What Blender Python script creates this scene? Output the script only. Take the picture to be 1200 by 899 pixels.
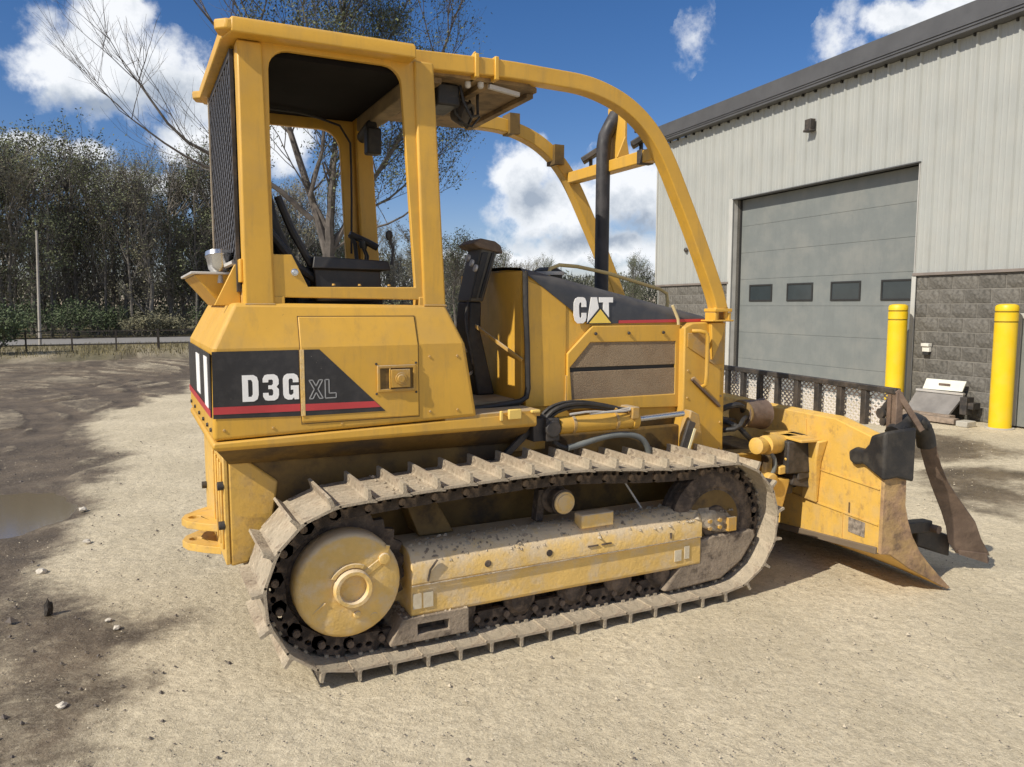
import bpy, bmesh, math, random
import numpy as np
from mathutils import Vector, Matrix, noise
from mathutils.geometry import tessellate_polygon

random.seed(7)
SC = bpy.context.scene
for o in list(bpy.data.objects): bpy.data.objects.remove(o)
COL = SC.collection
R = math.radians

# ------------------------------------------------------------------ camera
cam_d = bpy.data.cameras.new('camera'); cam = bpy.data.objects.new('camera', cam_d); COL.objects.link(cam)
cam_d.sensor_width = 36.0; cam_d.lens = 27.09; cam_d.clip_start = 0.05; cam_d.clip_end = 3000
F_ = Vector((0.44193777, 0.8913629, -0.10081268)); R_ = Vector((0.89592727, -0.44420078, 0)); U_ = R_.cross(F_)
M = Matrix((R_, U_, -F_)).transposed().to_4x4(); M.translation = Vector((-0.739, -3.122, 1.6))
cam.matrix_world = M
SC.camera = cam

# ------------------------------------------------------------------ light, sky
SUN = Vector((-1.15, -0.28, 1.0)).normalized()
sun_d = bpy.data.lights.new('sun', 'SUN'); sun = bpy.data.objects.new('sun', sun_d); COL.objects.link(sun)
sun_d.energy = 5.0; sun_d.angle = R(0.53); sun_d.color = (1.0, 0.93, 0.80)
sun.rotation_euler = SUN.to_track_quat('Z', 'Y').to_euler(); sun.location = (-10, -5, 20)
SC.view_settings.view_transform = 'Standard'; SC.view_settings.look = 'None'
SC.view_settings.exposure = 0.0; SC.view_settings.gamma = 1.0

WHITE = [(-1.256, 14.921, 3.99, 3.057), (-3.605, 14.602, 2.475, 2.033), (1.667, 14.53, 3.952, 2.795), (4.463, 13.687, 2.844, 2.517), (-0.151, 17.719, 2.351, 1.627), (-5.436, 9.983, 1.684, 0.901), (-2.478, 9.616, 1.885, 0.828), (4.872, 10.637, 2.642, 1.851), (10.135, 11.247, 2.242, 2.009), (27.303, 9.363, 2.816, 2.249), (30.108, 6.96, 5.237, 2.774), (35.015, 8.084, 4.212, 2.961), (32.614, 4.084, 8.026, 1.471), (25.745, 3.491, 5.01, 0.804), (13.983, 1.712, 9.613, 1.585), (38.972, 18.086, 1.3, 1.9, 0.33), (48.656, 17.205, 1.5, 2.5, 0.5), (52.412, 17.694, 2.834, 1.25), (55.228, 18.292, 2.687, 1.208), (42.293, 2.284, 8.701, 1.198), (0.862, 7.928, 8.055, 0.975)]
GREY = [(2.881, 13.225, 3.042, 2.085), (-0.899, 12.478, 3.829, 0.918), (32.607, 4.695, 5.854, 1.099), (35.355, 5.872, 3.332, 1.806), (28.239, 7.752, 2.095, 1.801), (53.431, 16.691, 1.869, 0.58)]

def build_world():
    w = bpy.data.worlds.new('World'); SC.world = w; w.use_nodes = True
    nt = w.node_tree; N = nt.nodes; L = nt.links; N.clear()
    def node(t, **k):
        n = N.new(t)
        for a, b in k.items(): setattr(n, a, b)
        return n
    def math_(op, a, b=None, clamp=False):
        n = node('ShaderNodeMath', operation=op); n.use_clamp = clamp
        for i, v in enumerate((a, b)):
            if v is None: continue
            if isinstance(v, (int, float)): n.inputs[i].default_value = v
            else: L.new(v, n.inputs[i])
        return n.outputs[0]
    sky = node('ShaderNodeTexSky', sky_type='NISHITA'); sky.sun_disc = False
    sky.sun_elevation = math.asin(SUN.z); sky.sun_rotation = math.atan2(SUN.x, SUN.y)
    sky.air_density = 1.0; sky.dust_density = 0.2; sky.ozone_density = 4.0; sky.altitude = 200
    bg = node('ShaderNodeBackground'); bg.inputs[1].default_value = 0.105
    hs = node('ShaderNodeHueSaturation'); hs.inputs['Saturation'].default_value = 1.25
    tint = node('ShaderNodeMix', data_type='RGBA', blend_type='MULTIPLY'); tint.inputs[0].default_value = 1.0
    L.new(sky.outputs[0], hs.inputs['Color']); L.new(hs.outputs[0], tint.inputs[6]); tint.inputs[7].default_value = (1.0, 0.84, 0.92, 1); L.new(tint.outputs[2], bg.inputs[0])
    tc = node('ShaderNodeTexCoord')
    def vmath(op, a, b=None, s=None):
        n = node('ShaderNodeVectorMath', operation=op)
        for i, v in enumerate((a, b)):
            if v is None: continue
            if isinstance(v, (tuple, Vector)): n.inputs[i].default_value = tuple(v)
            else: L.new(v, n.inputs[i])
        if s is not None:
            n.inputs['Scale'].default_value = s
        return n
    D = tc.outputs['Generated']
    nz1 = node('ShaderNodeTexNoise'); nz1.inputs['Scale'].default_value = 16; nz1.inputs['Detail'].default_value = 6
    nz1.inputs['Roughness'].default_value = 0.62
    L.new(D, nz1.inputs['Vector'])
    off = vmath('SUBTRACT', nz1.outputs['Color'], (0.5, 0.5, 0.5))
    offs = vmath('SCALE', off.outputs[0], s=0.055)
    W = vmath('ADD', D, offs.outputs[0]).outputs[0]
    def field(blobs):
        acc = None
        for az, el, rx, ry, *amp in blobs:
            a, e = R(az), R(el)
            c = Vector((math.sin(a)*math.cos(e), math.cos(a)*math.cos(e), math.sin(e)))
            u = Vector((math.cos(a), -math.sin(a), 0)); v = u.cross(c)
            du = vmath('DOT_PRODUCT', W, u/math.sin(R(rx*1.27))).outputs['Value']
            dv = vmath('DOT_PRODUCT', W, v/math.sin(R(ry*1.27))).outputs['Value']
            dv = math_('SUBTRACT', dv, (c.dot(v))/math.sin(R(ry*1.27)))
            q = math_('ADD', math_('MULTIPLY', du, du), math_('MULTIPLY', dv, dv))
            g = math_('SUBTRACT', 1.0, math_('SQRT', q))
            # only the half of the sky that the cloud is in
            s = vmath('DOT_PRODUCT', W, c).outputs['Value']
            g = math_('MULTIPLY', math_('MAXIMUM', g, 0.0), math_('MULTIPLY', math_('GREATER_THAN', s, 0.0), amp[0] if amp else 1.0))
            acc = g if acc is None else math_('MAXIMUM', acc, g)
        return acc
    dens = field(WHITE); grey = field(GREY)
    # unseen rest of the sky: scattered cumulus, coverage raised to add ambient light
    sc = vmath('MULTIPLY', D, (1, 1, 2.4))
    nz2 = node('ShaderNodeTexNoise'); nz2.inputs['Scale'].default_value = 2.6; nz2.inputs['Detail'].default_value = 7
    L.new(sc.outputs[0], nz2.inputs['Vector'])
    away = vmath('DOT_PRODUCT', D, tuple(F_)).outputs['Value']
    gen = math_('MULTIPLY', math_('SUBTRACT', nz2.outputs[0], 0.475), 4.0)
    gen = math_('MULTIPLY', gen, math_('LESS_THAN', away, 0.62))
    dens = math_('MAXIMUM', dens, gen)
    nz3 = node('ShaderNodeTexNoise'); nz3.inputs['Scale'].default_value = 34; nz3.inputs['Detail'].default_value = 8
    nz3.inputs['Roughness'].default_value = 0.6
    L.new(D, nz3.inputs['Vector'])
    rag = math_('MULTIPLY', math_('SUBTRACT', nz3.outputs[0], 0.5), 1.15)
    has = math_('GREATER_THAN', dens, 0.001)
    a = math_('MULTIPLY', math_('ADD', math_('ADD', dens, rag), -0.03), 1.9)
    mr = node('ShaderNodeMapRange'); mr.interpolation_type = 'SMOOTHSTEP'
    L.new(a, mr.inputs[0]); mr.inputs[1].default_value = 0.0; mr.inputs[2].default_value = 1.05
    alpha = math_('MULTIPLY', mr.outputs[0], has)
    alpha = math_('MULTIPLY', alpha, 0.97)
    ramp = node('ShaderNodeValToRGB')
    el = ramp.color_ramp.elements
    el[0].position = 0.0; el[0].color = (0.90, 0.92, 0.95, 1); el[1].position = 1.0; el[1].color = (0.36, 0.42, 0.51, 1)
    e = el.new(0.38); e.color = (0.70, 0.74, 0.79, 1)
    g2 = math_('ADD', math_('MULTIPLY', grey, 1.15), math_('MULTIPLY', math_('SUBTRACT', nz3.outputs[0], 0.52), 1.6), True)
    L.new(g2, ramp.inputs[0])
    bgc = node('ShaderNodeBackground'); bgc.inputs[1].default_value = 1.08
    L.new(ramp.outputs[0], bgc.inputs[0])
    mix = node('ShaderNodeMixShader'); L.new(alpha, mix.inputs[0]); L.new(bg.outputs[0], mix.inputs[1]); L.new(bgc.outputs[0], mix.inputs[2])
    out = node('ShaderNodeOutputWorld'); L.new(mix.outputs[0], out.inputs[0])
build_world()

# ------------------------------------------------------------------ materials
def make_mat(name, base, rough=0.6, metal=0.0, vary=0.12, vscale=3.0, dust=None, dust_amt=0.0, dust_scale=6.0, up=0.0,
             bump=0.0, bscale=40.0, dark=None, dark_amt=0.0, dark_scale=5.0, spec=0.5, coat=0.0, bdetail=4, streak=None, streak_amt=0.0, chips=None):
    m = bpy.data.materials.new(name); m.use_nodes = True
    nt = m.node_tree; N = nt.nodes; L = nt.links
    p = N['Principled BSDF']; p.inputs['Roughness'].default_value = rough; p.inputs['Metallic'].default_value = metal
    p.inputs['Specular IOR Level'].default_value = spec
    p.inputs['Coat Weight'].default_value = coat
    tc = N.new('ShaderNodeTexCoord'); co = tc.outputs['Object']
    def noi(scale, detail=5, rough_=0.6):
        n = N.new('ShaderNodeTexNoise'); n.inputs['Scale'].default_value = scale; n.inputs['Detail'].default_value = detail
        n.inputs['Roughness'].default_value = rough_; L.new(co, n.inputs['Vector']); return n.outputs[0]
    def mr(src, a, b, c=0.0, d=1.0):
        n = N.new('ShaderNodeMapRange'); n.interpolation_type = 'SMOOTHSTEP'; L.new(src, n.inputs[0])
        for i, v in zip((1, 2, 3, 4), (a, b, c, d)): n.inputs[i].default_value = v
        return n.outputs[0]
    def mul(a, b):
        n = N.new('ShaderNodeMath'); n.operation = 'MULTIPLY'
        for i, v in enumerate((a, b)):
            if isinstance(v, (int, float)): n.inputs[i].default_value = v
            else: L.new(v, n.inputs[i])
        return n.outputs[0]
    def add(a, b):
        n = N.new('ShaderNodeMath'); n.operation = 'ADD'; n.use_clamp = True
        for i, v in enumerate((a, b)):
            if isinstance(v, (int, float)): n.inputs[i].default_value = v
            else: L.new(v, n.inputs[i])
        return n.outputs[0]
    def mixc(f, a, b):
        n = N.new('ShaderNodeMix'); n.data_type = 'RGBA'
        if isinstance(f, (int, float)): n.inputs[0].default_value = f
        else: L.new(f, n.inputs[0])
        for s, v in ((6, a), (7, b)):
            if isinstance(v, tuple): n.inputs[s].default_value = (*v[:3], 1)
            else: L.new(v, n.inputs[s])
        return n.outputs[2]
    lo = tuple(max(0, c*(1-vary)) for c in base); hi = tuple(min(1, c*(1+vary)) for c in base)
    col = mixc(mr(noi(vscale), 0.3, 0.7), lo, hi)
    if streak is not None:
        mp = N.new('ShaderNodeMapping'); mp.inputs['Scale'].default_value = (9, 9, 1.1); L.new(co, mp.inputs['Vector'])
        n = N.new('ShaderNodeTexNoise'); n.inputs['Scale'].default_value = 2.2; n.inputs['Detail'].default_value = 7; n.inputs['Roughness'].default_value = 0.7; L.new(mp.outputs[0], n.inputs['Vector'])
        col = mixc(mul(mr(n.outputs[0], 0.48, 0.72), streak_amt), col, streak)
    if chips is not None:
        col = mixc(mul(mr(noi(70, 3, 0.8), 0.70, 0.735), mr(noi(2.5), 0.45, 0.62)), col, chips)
    if dark is not None:
        f = mul(mr(noi(dark_scale, 8, 0.7), 0.5, 0.68), dark_amt)
        col = mixc(f, col, dark)
    if dust is not None:
        f = mul(mr(noi(dust_scale, 8, 0.68), 0.42, 0.66), dust_amt)
        if up > 0:
            g = N.new('ShaderNodeNewGeometry'); sp = N.new('ShaderNodeSeparateXYZ'); L.new(g.outputs['Normal'], sp.inputs[0])
            f = add(f, mul(mr(sp.outputs[2], 0.12, 0.65), mul(mr(noi(dust_scale*2.3, 6, 0.7), 0.25, 0.6, 0.45, 1.0), up)))
        col = mixc(f, col, dust)
        n = N.new('ShaderNodeMapRange'); L.new(f, n.inputs[0]); n.inputs[3].default_value = rough; n.inputs[4].default_value = 0.92
        L.new(n.outputs[0], p.inputs['Roughness'])
    L.new(col, p.inputs['Base Color'])
    if bump > 0:
        b = N.new('ShaderNodeBump'); b.inputs['Strength'].default_value = bump; b.inputs['Distance'].default_value = 0.01
        L.new(noi(bscale, bdetail, 0.65), b.inputs['Height']); L.new(b.outputs[0], p.inputs['Normal'])
    return m

DUST = (0.36, 0.28, 0.18)
YEL = make_mat('yellow_paint', (0.64, 0.36, 0.045), 0.42, vary=0.07, dust=(0.46, 0.29, 0.09), dust_amt=0.35, dust_scale=4, up=0.3, bump=0.05, bscale=30, streak=(0.36,0.22,0.06), streak_amt=0.38, chips=(0.14,0.08,0.03))
YELD = make_mat('dirty_yellow_paint', (0.50, 0.28, 0.045), 0.55, vary=0.12, dust=DUST, dust_amt=0.62, dust_scale=7, up=0.8, bump=0.2, bscale=50)
YELF = make_mat('frame_yellow_paint', (0.70, 0.46, 0.14), 0.65, vary=0.14, dust=(0.62, 0.49, 0.32), dust_amt=0.8, dust_scale=8, up=1.0, bump=0.45, bscale=45, bdetail=8)
YELG = make_mat('greasy_and_shaded_yellow_paint', (0.17, 0.10, 0.022), 0.65, vary=0.25, dust=(0.05, 0.036, 0.024), dust_amt=0.95, dust_scale=4, bump=0.2, bscale=40)  # greasy paint, darkened to put the shade under the body into the colour
YELB = make_mat('blade_yellow_paint', (0.67, 0.41, 0.085), 0.5, vary=0.08, dust=(0.56, 0.38, 0.15), dust_amt=0.55, dust_scale=9, bump=0.25, bscale=25, dark=(0.28, 0.17, 0.08), dark_amt=0.55, dark_scale=14, streak=(0.5,0.33,0.15), streak_amt=0.4, chips=(0.16,0.09,0.04))
MUDD = make_mat('dark_caked_mud', (0.25, 0.20, 0.15), 0.95, vary=0.3, vscale=9, dark=(0.08, 0.062, 0.05), dark_amt=0.95, dark_scale=15, dust=(0.36,0.29,0.21), dust_amt=0.6, dust_scale=8, bump=0.9, bscale=50, spec=0.2, bdetail=8)
MUD = make_mat('dried_mud_on_steel', (0.455, 0.385, 0.285), 0.95, vary=0.3, vscale=9, dark=(0.12, 0.09, 0.07), dark_amt=0.95, dark_scale=17, dust=(0.27,0.205,0.145), dust_amt=0.75, dust_scale=5, bump=0.9, bscale=55, spec=0.2, bdetail=8)
LINK = make_mat('muddy_dark_steel', (0.07, 0.055, 0.045), 0.8, vary=0.4, vscale=10, dust=(0.25, 0.185, 0.13), dust_amt=0.65, dust_scale=14, bump=0.8, bscale=60, spec=0.3, bdetail=8)
RUST = make_mat('rusty_worn_steel', (0.30, 0.19, 0.11), 0.75, vary=0.3, vscale=9, dark=(0.09, 0.06, 0.045), dark_amt=0.8, dark_scale=12, dust=(0.50, 0.33, 0.13), dust_amt=0.6, dust_scale=8, bump=0.6, bscale=40)
WEAR = make_mat('brown_worn_steel', (0.125, 0.085, 0.062), 0.6, vary=0.3, vscale=6, dust=(0.24, 0.17, 0.12), dust_amt=0.5, dust_scale=9, bump=0.4, bscale=40)
BLK = make_mat('black_rubber', (0.018, 0.017, 0.017), 0.55, vary=0.3, dust=(0.10, 0.085, 0.065), dust_amt=0.35, dust_scale=9, bump=0.2)
BLKP = make_mat('black_vinyl', (0.02, 0.02, 0.021), 0.45, vary=0.2, dust=(0.09, 0.08, 0.07), dust_amt=0.25, bump=0.1, bscale=80)
DEC = make_mat('black_decal', (0.018, 0.018, 0.022), 0.32, vary=0.25, dust=(0.09, 0.08, 0.07), dust_amt=0.25, dust_scale=14, bump=0.04, bscale=30, chips=(0.25,0.23,0.2))
DECH = make_mat('faded_black_decal', (0.040, 0.042, 0.048), 0.38, vary=0.2, dust=(0.12, 0.11, 0.10), dust_amt=0.25, dust_scale=6, up=0.4)
RED = make_mat('red_decal', (0.48, 0.045, 0.05), 0.4, vary=0.15)
WHT = make_mat('white_decal', (0.88, 0.87, 0.85), 0.45, vary=0.04, dust=(0.6, 0.56, 0.5), dust_amt=0.15, dust_scale=30)
TRIY = make_mat('bright_yellow_decal', (0.85, 0.60, 0.10), 0.4, vary=0.05)
TAN = make_mat('perforated_tan_panel', (0.27, 0.19, 0.115), 0.8, vary=0.12, dust=(0.34, 0.26, 0.17), dust_amt=0.5, dust_scale=5, bump=0.8, bscale=220, bdetail=1)
STK = make_mat('cream_sticker', (0.66,0.58,0.42), 0.6, dust=(0.45,0.35,0.22), dust_amt=0.5, dust_scale=30)
STEEL = make_mat('bright_steel', (0.55, 0.56, 0.57), 0.25, 0.9, vary=0.15, bump=0.03)
GALV = make_mat('pale_galvanized_steel', (0.52, 0.50, 0.47), 0.6, 0.3, vary=0.15, dust=DUST, dust_amt=0.3)
DKST = make_mat('dark_painted_steel', (0.035, 0.031, 0.028), 0.55, vary=0.3, dust=(0.13, 0.10, 0.075), dust_amt=0.5, dust_scale=9, bump=0.2)
HOSE = make_mat('grey_hose_sleeve', (0.16, 0.17, 0.16), 0.6, vary=0.15, bump=0.2, bscale=150)
EXH = make_mat('black_exhaust', (0.022, 0.021, 0.023), 0.5, vary=0.3, dust=(0.075, 0.07, 0.075), dust_amt=0.6, dust_scale=8)
HEAD = make_mat('black_headliner', (0.012, 0.010, 0.009), 0.9, vary=0.2, spec=0.1)
SIDING = make_mat('light_grey_metal_siding', (0.355, 0.365, 0.345), 0.45, 0.0, vary=0.035, vscale=1.2, dust=(0.40, 0.385, 0.34), dust_amt=0.2, dust_scale=2.0, streak=(0.27,0.265,0.24), streak_amt=0.3)
TRIMG = make_mat('charcoal_eave_trim', (0.085, 0.085, 0.088), 0.5, vary=0.1)
JAMB = make_mat('white_door_trim', (0.46, 0.455, 0.425), 0.5, vary=0.05)
DOOR = make_mat('grey_door_panel', (0.175, 0.19, 0.185), 0.5, vary=0.04, bump=0.12, bscale=25, dust=(0.27, 0.26, 0.23), dust_amt=0.3, dust_scale=1.5, streak=(0.13,0.14,0.14), streak_amt=0.3)
GASK = make_mat('black_gasket_and_slot_shade', (0.02, 0.02, 0.02), 0.7)
PANE = make_mat('dark_window_pane', (0.035, 0.045, 0.05), 0.08, vary=0.1, spec=0.6)
MORT = make_mat('mortar', (0.22, 0.205, 0.18), 0.95, vary=0.15, bump=0.4)
BOLY = make_mat('yellow_bollard_sleeve', (0.80, 0.53, 0.008), 0.4, vary=0.05, dust=(0.55, 0.42, 0.1), dust_amt=0.2, dust_scale=6)
CONC = make_mat('pale_concrete', (0.42, 0.39, 0.33), 0.9, vary=0.12, bump=0.3, bscale=30)
WOOD = make_mat('weathered_timber', (0.26, 0.20, 0.15), 0.85, vary=0.25, vscale=12, bump=0.5, bscale=30)
def block_mats():
    out = []
    for i in range(4):
        k = 0.85 + 0.1*i
        out.append(make_mat('split_face_block', (0.120*k, 0.112*k, 0.098*k), 0.95, vary=0.3, vscale=28, bump=0.6, bscale=45, dust=(0.17, 0.16, 0.14), dust_amt=0.4, dust_scale=30, bdetail=8))
    return out
BLOCKS = block_mats()

# ------------------------------------------------------------------ mesh helper
CY = 0.928                                   # centre line of the machine
def mir(p): return (p[0], 2*CY - p[1], p[2])

class MB:
    def __init__(s, xf=None): s.v = []; s.f = []; s.xf = xf
    def P(s, pts):
        b = len(s.v)
        for p in pts: s.v.append(tuple(s.xf(p)) if s.xf else tuple(p))
        return b
    def poly(s, pts): b = s.P(pts); s.f.append(tuple(range(b, b+len(pts)))); return s
    def hexa(s, q):
        b = s.P(q)
        for f in ((0,3,2,1),(4,5,6,7),(0,1,5,4),(1,2,6,5),(2,3,7,6),(3,0,4,7)): s.f.append(tuple(b+i for i in f))
        return s
    def box(s, x0, x1, y0, y1, z0, z1):
        return s.hexa([(x0,y0,z0),(x1,y0,z0),(x1,y1,z0),(x0,y1,z0),(x0,y0,z1),(x1,y0,z1),(x1,y1,z1),(x0,y1,z1)])
    def loft(s, loops, cap=True, closed=True):
        n = len(loops[0]); bs = [s.P(l) for l in loops]
        for a, b in zip(bs, bs[1:]):
            for i in range(n if closed else n-1):
                j = (i+1) % n; s.f.append((a+i, a+j, b+j, b+i))
        if cap:
            s.f.append(tuple(bs[0]+i for i in range(n))[::-1]); s.f.append(tuple(bs[-1]+i for i in range(n)))
        return s
    def prism(s, poly, axis, a, b, holes=()):
        def mp(u, v, w): return {'y': (u, w, v), 'x': (w, u, v), 'z': (u, v, w)}[axis]
        if not holes:
            return s.loft([[mp(u, v, a) for u, v in poly], [mp(u, v, b) for u, v in poly]])
        loops = [list(poly)] + [list(h) for h in holes]
        flat = [p for l in loops for p in l]
        tris = tessellate_polygon([[Vector((u, v, 0)) for u, v in l] for l in loops])
        ba = s.P([mp(u, v, a) for u, v in flat]); bb = s.P([mp(u, v, b) for u, v in flat])
        for t in tris:
            s.f.append(tuple(ba+i for i in t)); s.f.append(tuple(bb+i for i in t[::-1]))
        k = 0
        for l in loops:
            n = len(l)
            for i in range(n):
                j = (i+1) % n; s.f.append((ba+k+i, ba+k+j, bb+k+j, bb+k+i))
            k += n
        return s
    def tube(s, pts, r, n=8, phase=0.0, up=None):
        pts = [Vector(p) for p in pts]; m = len(pts)
        rs = r if isinstance(r, (list, tuple)) else [r]*m
        T = []
        for i in range(m):
            t = (pts[min(i+1, m-1)] - pts[max(i-1, 0)])
            T.append(t.normalized() if t.length > 1e-9 else Vector((0,0,1)))
        u = Vector(up) if up else (Vector((0,0,1)) if abs(T[0].z) < 0.9 else Vector((0,1,0)))
        loops = []
        for i in range(m):
            u = (u - T[i]*u.dot(T[i])).normalized(); w = T[i].cross(u)
            loops.append([tuple(pts[i] + (u*math.cos(phase+2*math.pi*k/n) + w*math.sin(phase+2*math.pi*k/n))*rs[i]) for k in range(n)])
        return s.loft(loops)
    def rod(s, p0, p1, r, n=10, r2=None): return s.tube([p0, p1], [r, r if r2 is None else r2], n)
    def lathe(s, c, axis, prof, n=24):
        # prof: (distance along axis, radius)
        c = Vector(c); a = Vector(axis).normalized()
        u = Vector((0,0,1)) if abs(a.z) < 0.9 else Vector((1,0,0)); u = (u - a*u.dot(a)).normalized(); w = a.cross(u)
        loops = [[tuple(c + a*t + (u*math.cos(2*math.pi*k/n) + w*math.sin(2*math.pi*k/n))*max(r, 1e-4)) for k in range(n)] for t, r in prof]
        return s.loft(loops)
    def bar(s, p0, p1, w, h, up=(0,0,1)):
        p0 = Vector(p0); p1 = Vector(p1); d = (p1-p0).normalized(); u = Vector(up); u = (u-d*u.dot(d)).normalized(); q = d.cross(u)
        c = [(-1,-1),(1,-1),(1,1),(-1,1)]
        return s.hexa([tuple(p0+q*a*w/2+u*b*h/2) for a,b in c] + [tuple(p1+q*a*w/2+u*b*h/2) for a,b in c])
    def mesh(s, name, mat=None, smooth=True, ang=38):
        me = bpy.data.meshes.new(name); me.from_pydata(s.v, [], s.f)
        bm = bmesh.new(); bm.from_mesh(me); bmesh.ops.recalc_face_normals(bm, faces=bm.faces); bm.to_mesh(me); bm.free()
        if mat: me.materials.append(mat)
        if smooth:
            me.shade_smooth(); me.set_sharp_from_angle(angle=R(ang))
        return me

def link(name, me, parent=None, label=None, bevel=0.0, seg=2):
    o = bpy.data.objects.new(name, me); COL.objects.link(o)
    if parent:
        o.parent = parent; o.matrix_parent_inverse = parent.matrix_world.inverted()
    if label: o['label'] = label
    if bevel:
        b = o.modifiers.new('bevel', 'BEVEL'); b.width = bevel; b.segments = seg; b.limit_method = 'ANGLE'; b.angle_limit = R(35)
        b.harden_normals = False
    return o
def part(name, mb, mat, parent, bevel=0.0, label=None, smooth=True, seg=2, ang=38):
    if name in SPLIT and parent is not None:
        os_ = [link(name, m.mesh(name, mat, smooth, ang), parent, label, bevel, seg) for m in islands(mb)]
        return os_[0]
    return link(name, mb.mesh(name, mat, smooth, ang), parent, label, bevel, seg)
def smooth_path(P, it=2):
    for _ in range(it):
        Q = [P[0]]
        for a, b in zip(P, P[1:]): Q += [tuple(a[i]*.75+b[i]*.25 for i in range(len(a))), tuple(a[i]*.25+b[i]*.75 for i in range(len(a)))]
        P = Q + [P[-1]]
    return P
def islands(mb):
    par = list(range(len(mb.v)))
    def find(a):
        while par[a] != a: par[a] = par[par[a]]; a = par[a]
        return a
    for f in mb.f:
        r = find(f[0])
        for k in f[1:]: par[find(k)] = r
    out = {}
    for f in mb.f: out.setdefault(find(f[0]), []).append(f)
    res = []
    for fs in out.values():
        m = MB(); mp = {}
        for f in fs:
            m.f.append(tuple(mp.setdefault(i, len(mp)) for i in f))
        m.v = [None]*len(mp)
        for i, j in mp.items(): m.v[j] = mb.v[i]
        res.append(m)
    return res
SPLIT = {'bolt','screw','door_trim','cover_boss','roof_corner','mortar_bed','ledge_trim','wire','clamp','label_sticker','frame_slot','door_jamb','door_seal','visor_rib','rack_shackle','hydraulic_hose','pedal','arch_lug','end_siding','tilt_link','tilt_joint','cross_member','weld_seam','canopy_foot','rear_decal','stripe','step_lug','step_brace','groove_band','plate_bracket','wing_arm','pin','cylinder_linkage','seat_suspension','mirror','c_frame','eave_closure','work_lamp','door_gap','rear_rib_plate','lamp_stem','inner_wall','cylinder_pivot','rear_bracket'}
def thing(name, label, cat, loc=(0,0,0), group=None, rz=0.0):
    o = bpy.data.objects.new(name, None); COL.objects.link(o); o.location = loc; o.rotation_euler = (0, 0, rz)
    o.empty_display_size = 0.2
    o['label'] = label; o['category'] = cat
    if group: o['group'] = group
    bpy.context.view_layer.update()
    return o
def tag(o, label, cat, group=None):
    o['label'] = label; o['category'] = cat
    if group: o['group'] = group
    return o
def kind(o, k): o['kind'] = k; return o

# ------------------------------------------------------------------ ground
def vnoise(x, y, seed=0):
    xi = np.floor(x).astype(np.int64); yi = np.floor(y).astype(np.int64); xf = x-xi; yf = y-yi
    def h(a, b):
        n = (a*374761393 + b*668265263 + seed*974711) & 0x7fffffff
        n = ((n ^ (n >> 13))*1274126177) & 0x7fffffff
        return ((n ^ (n >> 16)) & 0xffff)/65535.0
    u = xf*xf*(3-2*xf); v = yf*yf*(3-2*yf)
    return (h(xi,yi)*(1-u)+h(xi+1,yi)*u)*(1-v) + (h(xi,yi+1)*(1-u)+h(xi+1,yi+1)*u)*v
def fbm(x, y, seed=0, o=5):
    s = 0; a = 0.5; t = 0
    for i in range(o):
        s = s + a*vnoise(x*2**i, y*2**i, seed+i*17); t += a; a *= 0.55
    return s/t
def sdist(px, py, poly):
    d = np.full(px.shape, 1e9); inside = np.zeros(px.shape, bool); n = len(poly)
    for i in range(n):
        x0, y0 = poly[i]; x1, y1 = poly[(i+1) % n]
        ex, ey = x1-x0, y1-y0; t = np.clip(((px-x0)*ex+(py-y0)*ey)/(ex*ex+ey*ey+1e-12), 0, 1)
        d = np.minimum(d, np.hypot(px-x0-t*ex, py-y0-t*ey))
        c = ((y0 > py) != (y1 > py)) & (px < (x1-x0)*(py-y0)/((y1-y0) if abs(y1-y0) > 1e-9 else 1e-9)+x0)
        inside ^= c
    return np.where(inside, d, -d)
WET = [(-14,26),(-1,26.5),(2.0,22),(1.2,17),(0.5,14.5),(0.3,12.0),(-0.81,10.3),(-1.06,8.3),(-0.81,6.2),(-0.70,5.25),(-1.0,4.17),(-1.13,3.35),(-1.02,2.6),(-1.0,1.75),(-0.78,1.4),(-0.40,1.3),(-0.39,0.8),(-0.62,0.42),(-0.62,-0.4),(-0.9,-1.2),(-9,-1.2)]
WET2 = [(6.6,2.0),(8.0,1.9),(9.0,3.2),(7.5,3.4),(6.2,2.9)]
WET3 = [(5.2,0.9),(5.3,0.3),(6.6,0.9),(7.2,1.6),(6.2,1.7)]
PUD = [(-2.6,4.75),(-1.794,4.70),(-1.559,4.78),(-1.30,4.35),(-1.22,3.95),(-1.34,3.55),(-1.50,3.25),(-1.606,3.15),(-2.3,3.2),(-2.8,3.9)]
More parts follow.
